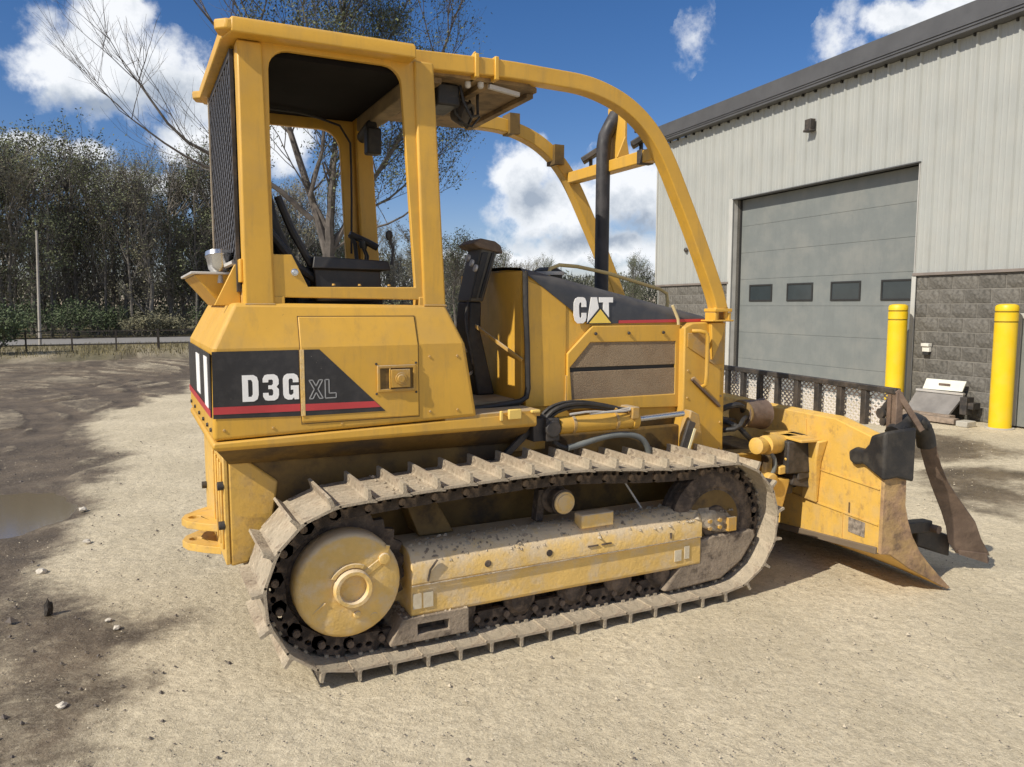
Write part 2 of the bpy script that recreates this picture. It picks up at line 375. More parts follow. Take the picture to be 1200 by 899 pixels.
def ground():
    def graded(lo, hi, a, b, fine, far, nfar):
        core = np.arange(a, b+1e-6, fine)
        g = lambda n, d: np.cumsum(np.geomspace(fine*1.3, 1, n)/np.geomspace(fine*1.3, 1, n).sum()*d)
        return np.concatenate([(a - g(nfar, a-lo))[::-1], core, b + g(nfar, hi-b)])
    xs = graded(-1500, 1500, -4.2, 10.2, 0.055, 0, 26); ys = graded(-1500, 1500, -3.4, 23.0, 0.06, 0, 30)
    X, Y = np.meshgrid(xs, ys); 
    wx = X + (fbm(X*1.3, Y*1.3, 3)-0.5)*0.9; wy = Y + (fbm(X*1.3, Y*1.3, 9)-0.5)*1.3
    wd = sdist(wx, wy, WET); w = np.clip(wd/0.55+0.35, 0, 1)
    w *= 0.50 + 0.75*(fbm(X*1.1+5, Y*0.6, 5)-0.25)
    w2 = np.clip(sdist(wx, wy, WET2)/0.6+0.4, 0, 1)*0.85*(.5+fbm(X*.8, Y*3, 61)); w3 = np.clip(sdist(wx, wy, WET3)/0.5+0.4, 0, 1)*0.85*(.5+fbm(X*.8, Y*3, 62))
    w = np.maximum(w, np.maximum(w2, w3))
    # thin damp film right of the mud and in patches of the yard
    w = np.maximum(w, np.clip((fbm(X*0.5+11, Y*0.5, 21)-0.60)*2.2, 0, 0.22))
    pd = sdist(X + (fbm(X*2.5, Y*2.5, 31)-0.5)*0.35, Y + (fbm(X*2.5, Y*2.5, 37)-0.5)*0.35, PUD)
    w = np.maximum(w, np.clip(1.0+pd/0.35, 0, 1))
    # curved tyre ruts through the mud, centred far out to the left
    rut = np.zeros_like(X)
    for cx, cy, r, wd_, amp in ((-6.2,9.5,5.9,.07,.9),(-6.2,9.5,5.65,.07,.8),(-6.2,9.5,4.4,.08,.9),(-6.2,9.5,4.15,.07,.8),(-8,13,8.9,.09,1),(-8,13,8.65,.08,.9),(-8,13,7.3,.09,.8),(-3.5,16,4.2,.09,.8),(-3.5,16,3.9,.09,.8),(-3.5,16,2.6,.1,.8),(-9.5,8.0,9.9,.12,1),(-9.5,8.0,9.55,.14,.8),(-9.5,8.0,8.2,.16,1),(-9.5,8.0,7.85,.14,.9),(-7.5,11.5,8.6,.15,.9),(-7.5,11.5,8.2,.15,1),(-7.5,11.5,6.6,.16,.9),(-12,4,10.7,.15,.7),(-12,4,10.35,.14,.7),(-6,18,7.3,.2,.8),(-6,18,6.6,.2,.8),(-5,20,6.5,.2,.9),(12,22,14.0,.2,.5),(12,22,13.2,.2,.5)):
        rr = np.hypot(X-cx, (Y-cy)*1.0) + (fbm(X*0.9, Y*0.9, int(r*10))-0.5)*0.3
        rut += amp*np.exp(-((rr-r)/(wd_*1.05))**2)*(0.6+0.6*(fbm(X*1.2, Y*1.2, 55)))
    rut = np.clip(rut, 0, 1.2)
    mudw = np.clip(wd/0.8+0.2, 0, 1)
    near = (np.abs(X) < 30) & (np.abs(Y) < 40)
    Z = ((fbm(X*0.7, Y*0.7, 2)-0.5)*0.02 + (fbm(X*5, Y*5, 6, 4)-0.5)*0.012*(0.35+mudw))*(.35+.65*np.clip(np.hypot(X+2, Y-4)/2-.5, 0, 1))
    dry_ = np.clip(-pd/0.35-0.1, 0, 1)
    Z += dry_*mudw*(-0.030*rut + 0.02*np.exp(-((np.clip(rut,0,1)-0.35)/0.15)**2)) 
    Z -= 0.035*np.clip(0.75+pd/0.25, 0, 1)
    Z -= 0.012
    Z = np.minimum(Z, np.where((X > -0.6) & (X < 4.2) & (Y > -0.6) & (Y < 2.6), -0.004, 1))
    Z = np.where(near, Z, -0.012)
    w = np.clip(np.maximum(w*(0.86-0.16*np.exp(-((rut-0.3)/0.12)**2)), mudw*np.clip(rut*1.35, 0, 1)*(.75+.4*fbm(X*3, Y*3, 91))), 0, 1)
    grain = fbm(X*9, Y*9, 77)
    gr = np.clip((Y-21.5+ (fbm(X*0.6, Y*0.6, 90)-0.5)*5)/2.0, 0, 1); gr = np.where((Y < 200) & (Y > 18) , gr, (Y > 18)*1.0)
    ny, nx = X.shape
    verts = np.stack([X.ravel(), Y.ravel(), Z.ravel()], 1)
    me = bpy.data.meshes.new('ground')
    idx = np.arange(ny*nx).reshape(ny, nx)
    fa = np.stack([idx[:-1,:-1].ravel(), idx[:-1,1:].ravel(), idx[1:,1:].ravel(), idx[1:,:-1].ravel()], 1)
    me.vertices.add(len(verts)); me.vertices.foreach_set('co', verts.ravel())
    me.loops.add(fa.size); me.loops.foreach_set('vertex_index', fa.ravel())
    me.polygons.add(len(fa)); me.polygons.foreach_set('loop_start', np.arange(0, fa.size, 4)); me.polygons.foreach_set('loop_total', np.full(len(fa), 4))
    me.update(); me.validate()
    ca = me.attributes.new('soil', 'FLOAT_COLOR', 'POINT')
    cc = np.stack([w.ravel(), gr.ravel(), grain.ravel(), np.ones(w.size)], 1)
    ca.data.foreach_set('color', cc.ravel())
    me.shade_smooth()
    m = bpy.data.materials.new('gravel_and_mud'); m.use_nodes = True; nt = m.node_tree; N = nt.nodes; L = nt.links; p = N['Principled BSDF']
    at = N.new('ShaderNodeAttribute'); at.attribute_name = 'soil'; sp = N.new('ShaderNodeSeparateColor'); L.new(at.outputs[0], sp.inputs[0])
    g = N.new('ShaderNodeNewGeometry')
    def noi(sc, det=6, ro=0.65):
        n = N.new('ShaderNodeTexNoise'); n.inputs['Scale'].default_value = sc; n.inputs['Detail'].default_value = det; n.inputs['Roughness'].default_value = ro
        L.new(g.outputs['Position'], n.inputs['Vector']); return n.outputs[0]
    def mixc(f, a, b):
        n = N.new('ShaderNodeMix'); n.data_type = 'RGBA'
        if isinstance(f, (int, float)): n.inputs[0].default_value = f
        else: L.new(f, n.inputs[0])
        for s_, v in ((6, a), (7, b)):
            if isinstance(v, tuple): n.inputs[s_].default_value = (*v, 1)
            else: L.new(v, n.inputs[s_])
        return n.outputs[2]
    def mr(src, a, b, c=0.0, d=1.0):
        n = N.new('ShaderNodeMapRange'); n.interpolation_type = 'SMOOTHSTEP'; L.new(src, n.inputs[0])
        for i, v in zip((1,2,3,4), (a,b,c,d)): n.inputs[i].default_value = v
        return n.outputs[0]
    def mth(op, a, b):
        n = N.new('ShaderNodeMath'); n.operation = op; n.use_clamp = (op != 'SUBTRACT')
        for i, v in enumerate((a, b)):
            if isinstance(v, (int, float)): n.inputs[i].default_value = v
            else: L.new(v, n.inputs[i])
        return n.outputs[0]
    dry = mixc(mr(noi(1.1), 0.35, 0.68), (0.53, 0.455, 0.32), (0.66, 0.57, 0.41))
    dry = mixc(mth('MULTIPLY', mr(noi(38, 4), 0.38, 0.62), 0.5), dry, (0.38, 0.32, 0.22))
    dry = mixc(mth('MULTIPLY', mr(noi(17, 5, 0.7), 0.5, 0.66), 0.22), dry, (0.37, 0.315, 0.22))
    dry = mixc(mth('MULTIPLY', mr(noi(130, 3), 0.55, 0.68), 0.6), dry, (0.78, 0.70, 0.54))
    dry = mixc(mth('MULTIPLY', mr(noi(95, 2), 0.62, 0.72), 0.7), dry, (0.15, 0.12, 0.085))
    wet = mixc(mr(noi(2.2), 0.35, 0.7), (0.085, 0.064, 0.042), (0.16, 0.122, 0.08))
    wet = mixc(mth('MULTIPLY', mr(noi(70, 3), 0.5, 0.68), 0.6), wet, (0.26, 0.215, 0.16))
    wf = mth('ADD', sp.outputs[0], mth('MULTIPLY', mth('SUBTRACT', noi(22, 6), 0.5), 0.0))
    jit = N.new('ShaderNodeMath'); jit.operation = 'MULTIPLY_ADD'; L.new(noi(12, 8, 0.75), jit.inputs[0]); jit.inputs[1].default_value = 0.8; jit.inputs[2].default_value = -0.4
    wsum = N.new('ShaderNodeMath'); wsum.operation = 'ADD'; L.new(sp.outputs[0], wsum.inputs[0]); L.new(jit.outputs[0], wsum.inputs[1])
    wf = mth('MULTIPLY', mr(wsum.outputs[0], 0.12, 0.72), mr(sp.outputs[0], 0.0, 0.12))
    col = mixc(wf, dry, wet)
    grass = mixc(mr(noi(3.0), 0.35, 0.65), (0.125, 0.105, 0.055), (0.20, 0.17, 0.10))
    grass = mixc(mr(noi(14, 6), 0.45, 0.7), grass, (0.08, 0.075, 0.035))
    col = mixc(sp.outputs[1], col, grass)
    L.new(col, p.inputs['Base Color'])
    rr = N.new('ShaderNodeMapRange'); L.new(wf, rr.inputs[0]); rr.inputs[3].default_value = 0.95; rr.inputs[4].default_value = 0.52; L.new(rr.outputs[0], p.inputs['Roughness'])
    p.inputs['Specular IOR Level'].default_value = 0.3
    b = N.new('ShaderNodeBump'); b.inputs['Strength'].default_value = 0.85; b.inputs['Distance'].default_value = 0.012; L.new(noi(48, 6, 0.75), b.inputs['Height'])
    b2 = N.new('ShaderNodeBump'); b2.inputs['Strength'].default_value = 0.7; b2.inputs['Distance'].default_value = 0.03; L.new(noi(9, 5, 0.6), b2.inputs['Height'])
    L.new(b.outputs[0], b2.inputs['Normal']); L.new(b2.outputs[0], p.inputs['Normal'])
    me.materials.append(m)
    o = link('ground', me); kind(o, 'structure')
ground()

def puddle():
    m = bpy.data.materials.new('muddy_water'); m.use_nodes = True; p = m.node_tree.nodes['Principled BSDF']
    p.inputs['Base Color'].default_value = (0.17, 0.135, 0.09, 1); p.inputs['Roughness'].default_value = 0.07; p.inputs['Specular IOR Level'].default_value = 0.9
    n = m.node_tree.nodes.new('ShaderNodeTexNoise'); n.inputs['Scale'].default_value = 4; b = m.node_tree.nodes.new('ShaderNodeBump'); b.inputs['Strength'].default_value = 0.04
    m.node_tree.links.new(n.outputs[0], b.inputs['Height']); m.node_tree.links.new(b.outputs[0], p.inputs['Normal'])
    mb = MB(); mb.poly([(x*1.0, y*1.0, -0.036) for x, y in [(-2.9,3.3),(-2.3,3.0),(-1.5,3.0),(-1.15,3.5),(-1.1,4.3),(-1.35,4.9),(-2.0,5.0),(-2.8,4.9),(-3.0,4.2)]])
    kind(part('puddle_water', mb, m, None, smooth=False), 'structure')
puddle()

ROADM = make_mat('pale_road', (0.22, 0.21, 0.20), 0.9, vary=0.1)
mb = MB(); mb.prism([(-400,33.2),(400,33.2),(400,39.0),(-400,39.0)], 'z', -0.05, 0.03); kind(part('road', mb, ROADM, None), 'structure')

def pebbles():
    rnd = random.Random(3); mb = MB()
    pal = [make_mat('pebble_pale', (0.50,0.43,0.32), 0.9), make_mat('pebble_dark', (0.12,0.10,0.085), 0.9)]
    for k, mt in enumerate(pal):
        mb = MB(); n = 3400 if k == 0 else 3800
        for i in range(n):
            r = 1.6 + 9*rnd.random()**1.5; a = R(26.4) + R(rnd.uniform(-40, 40))
            x = -0.74 + r*math.sin(a); y = -3.12 + r*math.cos(a)
            if -0.35 < x < 2.6 and -0.03 < y < 1.9: continue
            s = rnd.uniform(0.0018, 0.0048)*(1+r*0.06)
            if rnd.random() < 0.015: s *= 2.2
            if x < -1.1 and 3 < y < 5: continue
            if k == 1 and x < -.35 and rnd.random() < .3: s *= 2.0
            j = lambda: rnd.uniform(0.65, 1.25)
            q = [(s*j(),0,0),(0,s*j(),0),(-s*j(),0,0),(0,-s*j(),0)]; z0 = -0.004
            b = mb.P([(x+a_, y+b_, z0) for a_, b_, _ in q] + [(x+rnd.uniform(-.4,.4)*s, y, z0+s*rnd.uniform(.6,1.1))])
            for f in ((0,1,4),(1,2,4),(2,3,4),(3,0,4)): mb.f.append(tuple(b+t for t in f))
        kind(part('pebbles', mb, mt, None, smooth=False), 'stuff')
pebbles()

def rock(name, loc, s, mat, seed, label, cat='stone', group=None):
    bm = bmesh.new(); bmesh.ops.create_icosphere(bm, subdivisions=2, radius=1)
    for v in bm.verts:
        k = 1 + 0.5*noise.noise(v.co*1.3 + Vector((seed, 0, 0))); v.co = Vector((v.co.x*s[0], v.co.y*s[1], v.co.z*s[2]))*k
    me = bpy.data.meshes.new(name); bm.to_mesh(me); bm.free(); me.materials.append(mat)
    o = link(name, me); o.location = loc; tag(o, label, cat, group); return o
CLOD = make_mat('dark_wet_clod', (0.035,0.028,0.022), 0.8, vary=0.3, bump=0.8)
PALE = make_mat('pale_stone', (0.55,0.50,0.42), 0.9, vary=0.2, bump=0.5)
rock('mud_clod', (-1.185,1.44,0.02), (0.022,0.02,0.05), CLOD, 1, 'small black clod of mud standing on the damp ground at far left', 'mud clod')
for i, (x, y, s, l) in enumerate([(-1.06,2.75,.026,'pale stone on the edge of the mud between the puddle and the bulldozer'),(-1.13,3.72,.03,'pale flat stone beside the right end of the puddle'),(-1.28,2.2,.03,'pale stone at the left edge of the picture below the puddle'),(-0.86,1.08,.018,'small white stone on dark mud lower right of the black clod'),(-1.05,0.33,.02,'white stone in the mud near the lower left corner'),(-0.9,1.2,.015,'tiny pale stone just right of the black clod')]):
    rock('stone', (x, y, 0.0), (s, s*1.1, s*0.55), PALE, i*3.1, l, 'stone')

# ------------------------------------------------------------------ bulldozer
DZ = thing('bulldozer', 'yellow tracked bulldozer with open canopy, tube sweeps and a front blade, on gravel', 'bulldozer', (1.0, CY, 0))

def both(name, fn, mat, bevel=0.0, **k):
    for x in (None, mir):
        mb = MB(x); fn(mb); part(name, mb, mat, DZ, bevel, **k)

# --- rear body
mb = MB()
mb.loft([[( -.445,.29,1.03),(.765,.29,1.06),(.765,1.566,1.06),(-.445,1.566,1.03)],
         [( -.435,.29,1.42),(.703,.29,1.42),(.703,1.566,1.42),(-.435,1.566,1.42)],
         [( -.335,.355,1.612),(.63,.355,1.60),(.63,1.50,1.60),(-.335,1.50,1.612)]])
body = part('rear_body', mb, YEL, DZ, 0.018, seg=3, ang=12)
mb = MB(); mb.loft([[( -.445,.283,1.026),(1.10,.30,1.062),(1.10,1.556,1.062),(-.445,1.573,1.026)][::1],
         [( -.45,.28,1.0),(1.10,.295,1.0),(1.10,1.56,1.0),(-.45,1.576,1.0)],
         [( -.43,.30,.985),(1.10,.31,.985),(1.10,1.545,.985),(-.43,1.556,.985)]])
part('fender_rim', mb, YEL, DZ, 0.008)
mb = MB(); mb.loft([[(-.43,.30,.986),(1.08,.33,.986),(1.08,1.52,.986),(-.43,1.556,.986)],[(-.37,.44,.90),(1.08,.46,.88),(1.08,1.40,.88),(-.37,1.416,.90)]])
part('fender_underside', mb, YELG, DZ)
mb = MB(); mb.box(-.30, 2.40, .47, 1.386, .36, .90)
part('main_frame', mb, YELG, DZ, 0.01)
# rear plate with drawbar hitch
mb = MB(); mb.prism([(-.375,.43),(-.375,.95),(-.36,.965),(-.16,.80),(-.19,.60),(-.30,.44)], 'y', .452, 1.404)
rp = part('rear_frame_plate', mb, YELB, DZ, 0.01)
mb = MB(); mb.box(-.395,-.376,.452,1.404,.44,.93)
for yy in (.50,.60,.72,.84): mb.box(-.405,-.3955,yy,yy+.03,.50,.90)
part('rear_rib_plate', mb, YELB, rp, 0.004)
for zz in (.52,.41):
    mb = MB(); mb.prism([(-.39,.72),(-.46,.78),(-.53,.86),(-.55,.93),(-.53,1.0),(-.46,1.08),(-.39,1.14)], 'z', zz, zz+.035, holes=[[(-.49+.03*math.cos(a), .93+.03*math.sin(a)) for a in [i*math.pi/5 for i in range(10)]]])
    part('drawbar_plate', mb, YELB, rp, 0.005)
mb = MB(); mb.rod((-.395,.47,.62),(-.42,.47,.62),.02); mb.rod((-.395,.47,.80),(-.42,.47,.80),.02); mb.rod((-.395,1.35,.62),(-.42,1.35,.62),.02)
part('bolt', mb, DKST, rp)

# --- model decals (flat prints 2 mm proud)
mb = MB(); mb.prism([(-.441,1.127),(-.4375,1.408),(-.083,1.408),(-.083,1.118)], 'y', .2872, .2895)
part('decal', mb, DEC, body, smooth=False)
mb = MB(); mb.prism([(-.062,1.408),(.005,1.408),(.30,1.118),(-.062,1.118)], 'y', .281, .283)
part('decal', mb, DEC, body, smooth=False)
mb = MB(); mb.prism([(-.4405,1.145),(-.440,1.176),(-.083,1.172),(-.083,1.140)], 'y', .2855, .2870)
mb.prism([(-.062,1.140),(-.062,1.170),(.249,1.166),(.277,1.138)], 'y', .2795, .2808)
part('stripe', mb, RED, body, smooth=False)
mb = MB(); mb.prism([(.31,1.13),(.31,1.40),(1.54,1.40),(1.54,1.13)], 'x', -.4465, -.4425); part('rear_decal', mb, DEC, body, smooth=False)
mb = MB(); mb.prism([(.40,1.16),(.40,1.38),(.56,1.38),(.56,1.16)], 'x', -.4490, -.4470)
mb.prism([(.80,1.18),(.80,1.37),(1.0,1.37),(1.0,1.18)], 'x', -.4490, -.4470); part('rear_decal', mb, WHT, body, smooth=False)
mb = MB(); mb.prism([(.31,1.13),(.31,1.16),(1.54,1.16),(1.54,1.13)], 'x', -.4500, -.4480); part('stripe', mb, RED, body, smooth=False)

def text_mesh(body_, size, xs=1.0, offset=0.0, outline=False, extrude=0.001):
    cu = bpy.data.curves.new('lettering', 'FONT'); cu.body = body_; cu.size = size; cu.offset = offset
    cu.extrude = 0 if outline else extrude
    if outline: cu.fill_mode = 'NONE'; cu.bevel_depth = 0.0017; cu.bevel_resolution = 0
    ob = bpy.data.objects.new('lettering', cu); COL.objects.link(ob); bpy.context.view_layer.update()
    me = bpy.data.meshes.new_from_object(ob.evaluated_get(bpy.context.evaluated_depsgraph_get()))
    bpy.data.objects.remove(ob)
    co = np.empty(len(me.vertices)*3); me.vertices.foreach_get('co', co); co = co.reshape(-1, 3)
    w, h = np.ptp(co[:,0]), np.ptp(co[:,1])
    return me, co, w, h
def lettering(s, x0, x1, z0, z1, y, mat, parent, outline=False, offset=0.0, shear=0.0):
    me, co, w, h = text_mesh(s, 0.15, offset=offset, outline=outline)
    mn = co.min(0); mx = co.max(0)
    nx = x0 + (co[:,0]-mn[0])/(mx[0]-mn[0])*(x1-x0); nz = z0 + (co[:,1]-mn[1])/(mx[1]-mn[1])*(z1-z0)
    out = np.stack([nx, y - co[:,2], nz], 1); me.vertices.foreach_set('co', out.ravel()); me.update()
    me.materials.clear(); me.materials.append(mat)
    return link('lettering', me, parent)
# hand cut heavy condensed letters: D 3 G
def letters_D3G(mb, y0, y1):
    X0, X1, Z0, Z1 = -.322, -.088, 1.193, 1.306
    W = (X1-X0); g = .018; w = (W-2*g)/3; H = Z1-Z0; s = .027
    def q(ix, pts): return [(X0+ix*(w+g)+u*w, Z0+v*H) for u, v in pts]
    D = [(0,0),(.70,0),(.92,.08),(1,.25),(1,.75),(.92,.92),(.70,1),(0,1)]
    Dh = [(.36,.18),(.56,.18),(.64,.28),(.64,.72),(.56,.82),(.36,.82)]
    mb.prism(q(0,D), 'y', y0, y1, holes=[q(0,Dh)])
    T3 = [(0,.30),(0,.16),(.12,.03),(.30,0),(.72,0),(.92,.07),(1,.2),(1,.42),(.86,.52),(1,.62),(1,.80),(.92,.93),(.72,1),(.30,1),(.12,.97),(0,.84),(0,.70),(.34,.70),(.36,.80),(.58,.80),(.64,.76),(.64,.64),(.56,.58),(.34,.58),(.34,.44),(.56,.44),(.64,.38),(.64,.24),(.58,.19),(.36,.19),(.34,.30)]
    mb.prism(q(1,T3), 'y', y0, y1)
    G = [(1,.66),(1,.80),(.92,.93),(.72,1),(.28,1),(.08,.93),(0,.80),(0,.20),(.08,.07),(.28,0),(.55,0),(.68,.08),(.72,0),(1,0),(1,.54),(.50,.54),(.50,.38),(.66,.38),(.66,.24),(.58,.18),(.42,.18),(.36,.25),(.36,.75),(.42,.81),(.58,.81),(.64,.75),(.64,.66)]
    mb.prism(q(2,G), 'y', y0, y1)
mb = MB(); letters_D3G(mb, .2852, .2870); part('lettering', mb, WHT, body, smooth=False)
GREYL = make_mat('grey_outline_print', (0.33,0.33,0.33), 0.5)
def outl(mb, pts, y, r=0.0022):
    n = len(pts)
    for i in range(n):
        a, b = pts[i], pts[(i+1) % n]; mb.bar((a[0],y,a[1]), (b[0],y,b[1]), 0.0015, 2*r, up=(0,1,0)) if False else mb.bar((a[0],y,a[1]), (b[0],y,b[1]), 2*r, 0.0015, up=(0,1,0))
mb = MB()
xo, zo, w_, h_ = -.044, 1.192, .060, .082
Xp = [(0,0),(.26,0),(.5,.33),(.74,0),(1,0),(.64,.5),(1,1),(.74,1),(.5,.67),(.26,1),(0,1),(.36,.5)]
outl(mb, [(xo+u*w_, zo+v*h_) for u, v in Xp], .2803)
xo += .070
outl(mb, [(xo+u*.048, zo+v*h_) for u, v in [(0,0),(1,0),(1,.26),(.36,.26),(.36,1),(0,1)]], .2803)
part('lettering', mb, GREYL, body, smooth=False)

# --- side door with latch
def door_loft(grow):
    a = grow
    lo = lambda y, d: None
mb = MB()
y0 = .2835
mb.loft([[(-.076,y0,1.09),(.463,y0,1.085),(.463,.295,1.085),(-.076,.295,1.09)],
         [(-.076,y0,1.418),(.463,y0,1.418),(.463,.295,1.418),(-.076,.295,1.418)],
         [(-.074,y0+.0445,1.55),(.460,y0+.0445,1.548),(.460,.345,1.548),(-.074,.345,1.55)]])
sd = part('side_door', mb, YEL, DZ, 0.004, ang=12)
sd['label'] = 'side service door with a recessed latch'
# dark brown strips marking the door seam, slightly proud of the body
mb = MB()
for (x0,x1,z0,z1) in ((-.0800,-.0765,1.085,1.42),(.4635,.4665,1.08,1.42)): mb.box(x0,x1,.2885,.2935,z0,z1)
mb.box(-.0800,.4665,.2885,.2935,1.0800,1.084)
mb.hexa([(-.0800,.2885,1.42),(-.0765,.2885,1.42),(-.0765,.30,1.42),(-.0800,.30,1.42),(-.0780,.334,1.553),(-.0745,.334,1.553),(-.0745,.346,1.553),(-.0780,.346,1.553)])
mb.hexa([(.4635,.2885,1.42),(.4665,.2885,1.42),(.4665,.30,1.42),(.4635,.30,1.42),(.4605,.334,1.553),(.4635,.334,1.553),(.4635,.346,1.553),(.4605,.346,1.553)])
mb.hexa([(-.078,.3325,1.5505),(.4635,.3325,1.5495),(.4635,.345,1.5495),(-.078,.345,1.5505),(-.078,.3335,1.5540),(.4635,.3335,1.5530),(.4635,.3465,1.5530),(-.078,.3465,1.5540)])
part('door_gap', mb, make_mat('brown_seam', (0.16,0.10,0.035), 0.9), DZ, smooth=False)
mb = MB(); fr = [(.262,1.205),(.447,1.205),(.447,1.328),(.262,1.328)]; ho = [(.276,1.219),(.433,1.219),(.433,1.314),(.276,1.314)]
mb.prism(fr, 'y', .272, .283, holes=[ho]); lt = part('latch_frame', mb, YELD, sd, 0.003)
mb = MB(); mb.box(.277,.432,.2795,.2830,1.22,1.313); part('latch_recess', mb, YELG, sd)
mb = MB(); mb.box(.325,.415,.262,.279,1.225,1.308); mb.lathe((.37,.262,1.266),(0,-1,0),[(0,.028),(.006,.028),(.006,.018),(.01,.018)],16); mb.box(.318,.324,.266,.279,1.22,1.313)
part('latch_handle', mb, YELD, sd, 0.003)
mb = MB()
for x_, z_ in ((.26,1.335),(.45,1.335),(.26,1.198),(.45,1.198)): mb.lathe((x_,.2835,z_),(0,-1,0),[(0,.006),(.004,.005)],8)
part('screw', mb, DKST, sd)
mb = MB(); mb.box(-.0805,-.0625,.2790,.2835,1.118,1.408); part('door_hinge_strip', mb, YELF, sd, 0.001)

# --- canopy: posts, roof, window frames
def rpost(mb): mb.loft([[(-.288,.36,1.60),(-.165,.36,1.60),(-.165,.45,1.60),(-.288,.45,1.60)],[(-.288,.36,2.70),(-.185,.36,2.70),(-.185,.45,2.70),(-.288,.45,2.70)]])
both('canopy_post', rpost, YEL, 0.008)
def fpost(mb): mb.loft([[(.521,.36,1.595),(.634,.36,1.595),(.634,.45,1.595),(.521,.45,1.595)],[(.487,.36,2.72),(.583,.36,2.72),(.583,.45,2.72),(.487,.45,2.72)]])
both('canopy_post', fpost, YEL, 0.010)
def arc(cx, cz, r, a0, a1, n=5): return [(cx+r*math.cos(R(a0+(a1-a0)*i/n)), cz+r*math.sin(R(a0+(a1-a0)*i/n))) for i in range(n+1)]
outer = [(-.20,1.636),(.53,1.626),(.50,2.715),(-.20,2.715)]
hole = [(-.017,1.682),(.484,1.686)] + arc(.345,2.60,.085,0,90) + arc(-.075,2.60,.085,90,180) + [(-.163,1.822),(-.084,1.822)]
hole_far = [(-.02,1.682),(.44,1.686)] + arc(.30,2.50,.11,0,90) + arc(-.09,2.56,.05,90,180) + [(-.14,1.70)]
def wframe(mb): mb.prism(outer, 'y', .374, .404, holes=[hole_far if mb.xf else hole])
for x in (None, mir):
    mb = MB(x); wframe(mb); wf_ = part('window_frame', mb, YEL, DZ, 0.004)
    if x is None:
        mb = MB(); mb.lathe((-.075,.374,1.745),(0,-1,0),[(0,.016),(.004,.016),(.006,.011),(.012,.010)],14); part('bolt', mb, STEEL, wf_)
        mb = MB(); mb.lathe((.10,.39,1.69),(0,0,1),[(0,.008),(.008,.006)],8); mb.lathe((.22,.39,1.69),(0,0,1),[(0,.008),(.008,.006)],8); mb.lathe((.36,.39,1.69),(0,0,1),[(0,.008),(.008,.006)],8); part('bolt', mb, YELD, wf_)
# base sill: narrow strip under the frame
def sill(mb): mb.box(-.20,-.12,.37,.46,1.60,1.64); mb.box(.50,.60,.37,.46,1.595,1.64)
both('canopy_foot', sill, YEL, 0.004)
# inner rear and far details
mb = MB(); mb.box(-.288,-.25,.47,1.386,2.60,2.69); mb.box(-.288,-.22,.47,1.386,1.60,1.68); part('cross_member', mb, YELD, DZ, 0.006)
mb = MB(); mb.box(.49,.575,.48,1.376,2.60,2.69); part('cross_member', mb, make_mat('dusty_tan_paint', (0.33,0.24,0.12), 0.8, vary=.2, dust=(0.16,0.12,0.07), dust_amt=.7), DZ, 0.006)
# roof
mb = MB()
pl = [(-.345,.42),(-.315,.285),(.47,.28),(.47,1.576),(-.315,1.571),(-.345,1.436)]
mb.loft([[(x,y,2.704) for x,y in pl],[(x,y,2.752) for x,y in pl],[(x*.985,.928+(y-.928)*.985,2.768) for x,y in pl]])
roof = part('roof', mb, YEL, DZ, 0.006)
mb = MB()
for yy in ((.275,.40),(1.456,1.58)): mb.prism([(-.378,yy[0]+.05),(-.335,yy[0]+.012),(-.30,yy[0]+.012),(-.30,yy[1]),(-.355,yy[1])], 'z', 2.712, 2.755)
part('roof_corner', mb, YEL, roof, 0.008)
mb = MB(); mb.box(-.27,.48,.42,1.436,2.665,2.70); part('headliner', mb, HEAD, roof)
mb = MB(); pl = [(.475,.43),(1.12,.43),(1.20,.50),(1.20,1.356),(1.12,1.426),(.475,1.426)]
mb.loft([[(x,y,2.690) for x,y in pl],[(x,y,2.715) for x,y in pl]]); VISM = make_mat('stained_visor_paint', (0.27, 0.18, 0.085), 0.8, vary=0.3, dust=(0.12,0.085,0.05), dust_amt=0.9, dust_scale=7)
vis = part('roof_visor', mb, VISM, DZ, 0.004)
mb = MB(); mb.box(.60,.66,.46,1.40,2.66,2.689); mb.box(.86,.90,.46,1.40,2.665,2.689); mb.box(1.15,1.19,.52,1.34,2.665,2.689); part('visor_rib', mb, VISM, vis, 0.003)
mb = MB(); mb.bar((.90,.44,2.672),(1.08,.47,2.660),.02,.02); part('visor_rod', mb, GALV, vis)
for p_ in ((.80,.47),(.86,.45)):
    mb = MB(); mb.lathe((p_[0],p_[1],2.688),(0,0,-1),[(0,.016),(.02,.016),(.028,.01)],10); part('bolt', mb, GALV, vis)
# lamp and loose wires under the visor
mb = MB(); mb.lathe((.86,.70,2.60),(.5,-.6,-.35),[(-.05,.02),(-.03,.055),(.03,.065),(.045,.06),(.046,.045)],18); wl = part('work_lamp', mb, DKST, DZ)
mb = MB(); mb.tube([(.78,.52,2.68),(.79,.50,2.60),(.83,.50,2.53),(.88,.53,2.55),(.90,.58,2.64),(.92,.62,2.69)], .008, 6); mb.tube([(.76,.60,2.68),(.78,.58,2.56),(.85,.60,2.50),(.90,.64,2.58),(.90,.68,2.66)], .007, 6)
mb.tube([(.84,.66,2.66),(.80,.62,2.60),(.80,.58,2.52),(.86,.56,2.50),(.92,.6,2.56)], .006, 6); part('wire', mb, BLK, DZ)
mb = MB(); mb.box(.66,.78,.52,.74,2.58,2.685); part('air_box', mb, BLK, DZ, 0.01)
mb = MB(); mb.rod((.50,1.10,2.58),(.50,1.30,2.55),.035); mb.box(.46,.54,1.05,1.13,2.42,2.56); part('mirror', mb, BLK, DZ, 0.01)
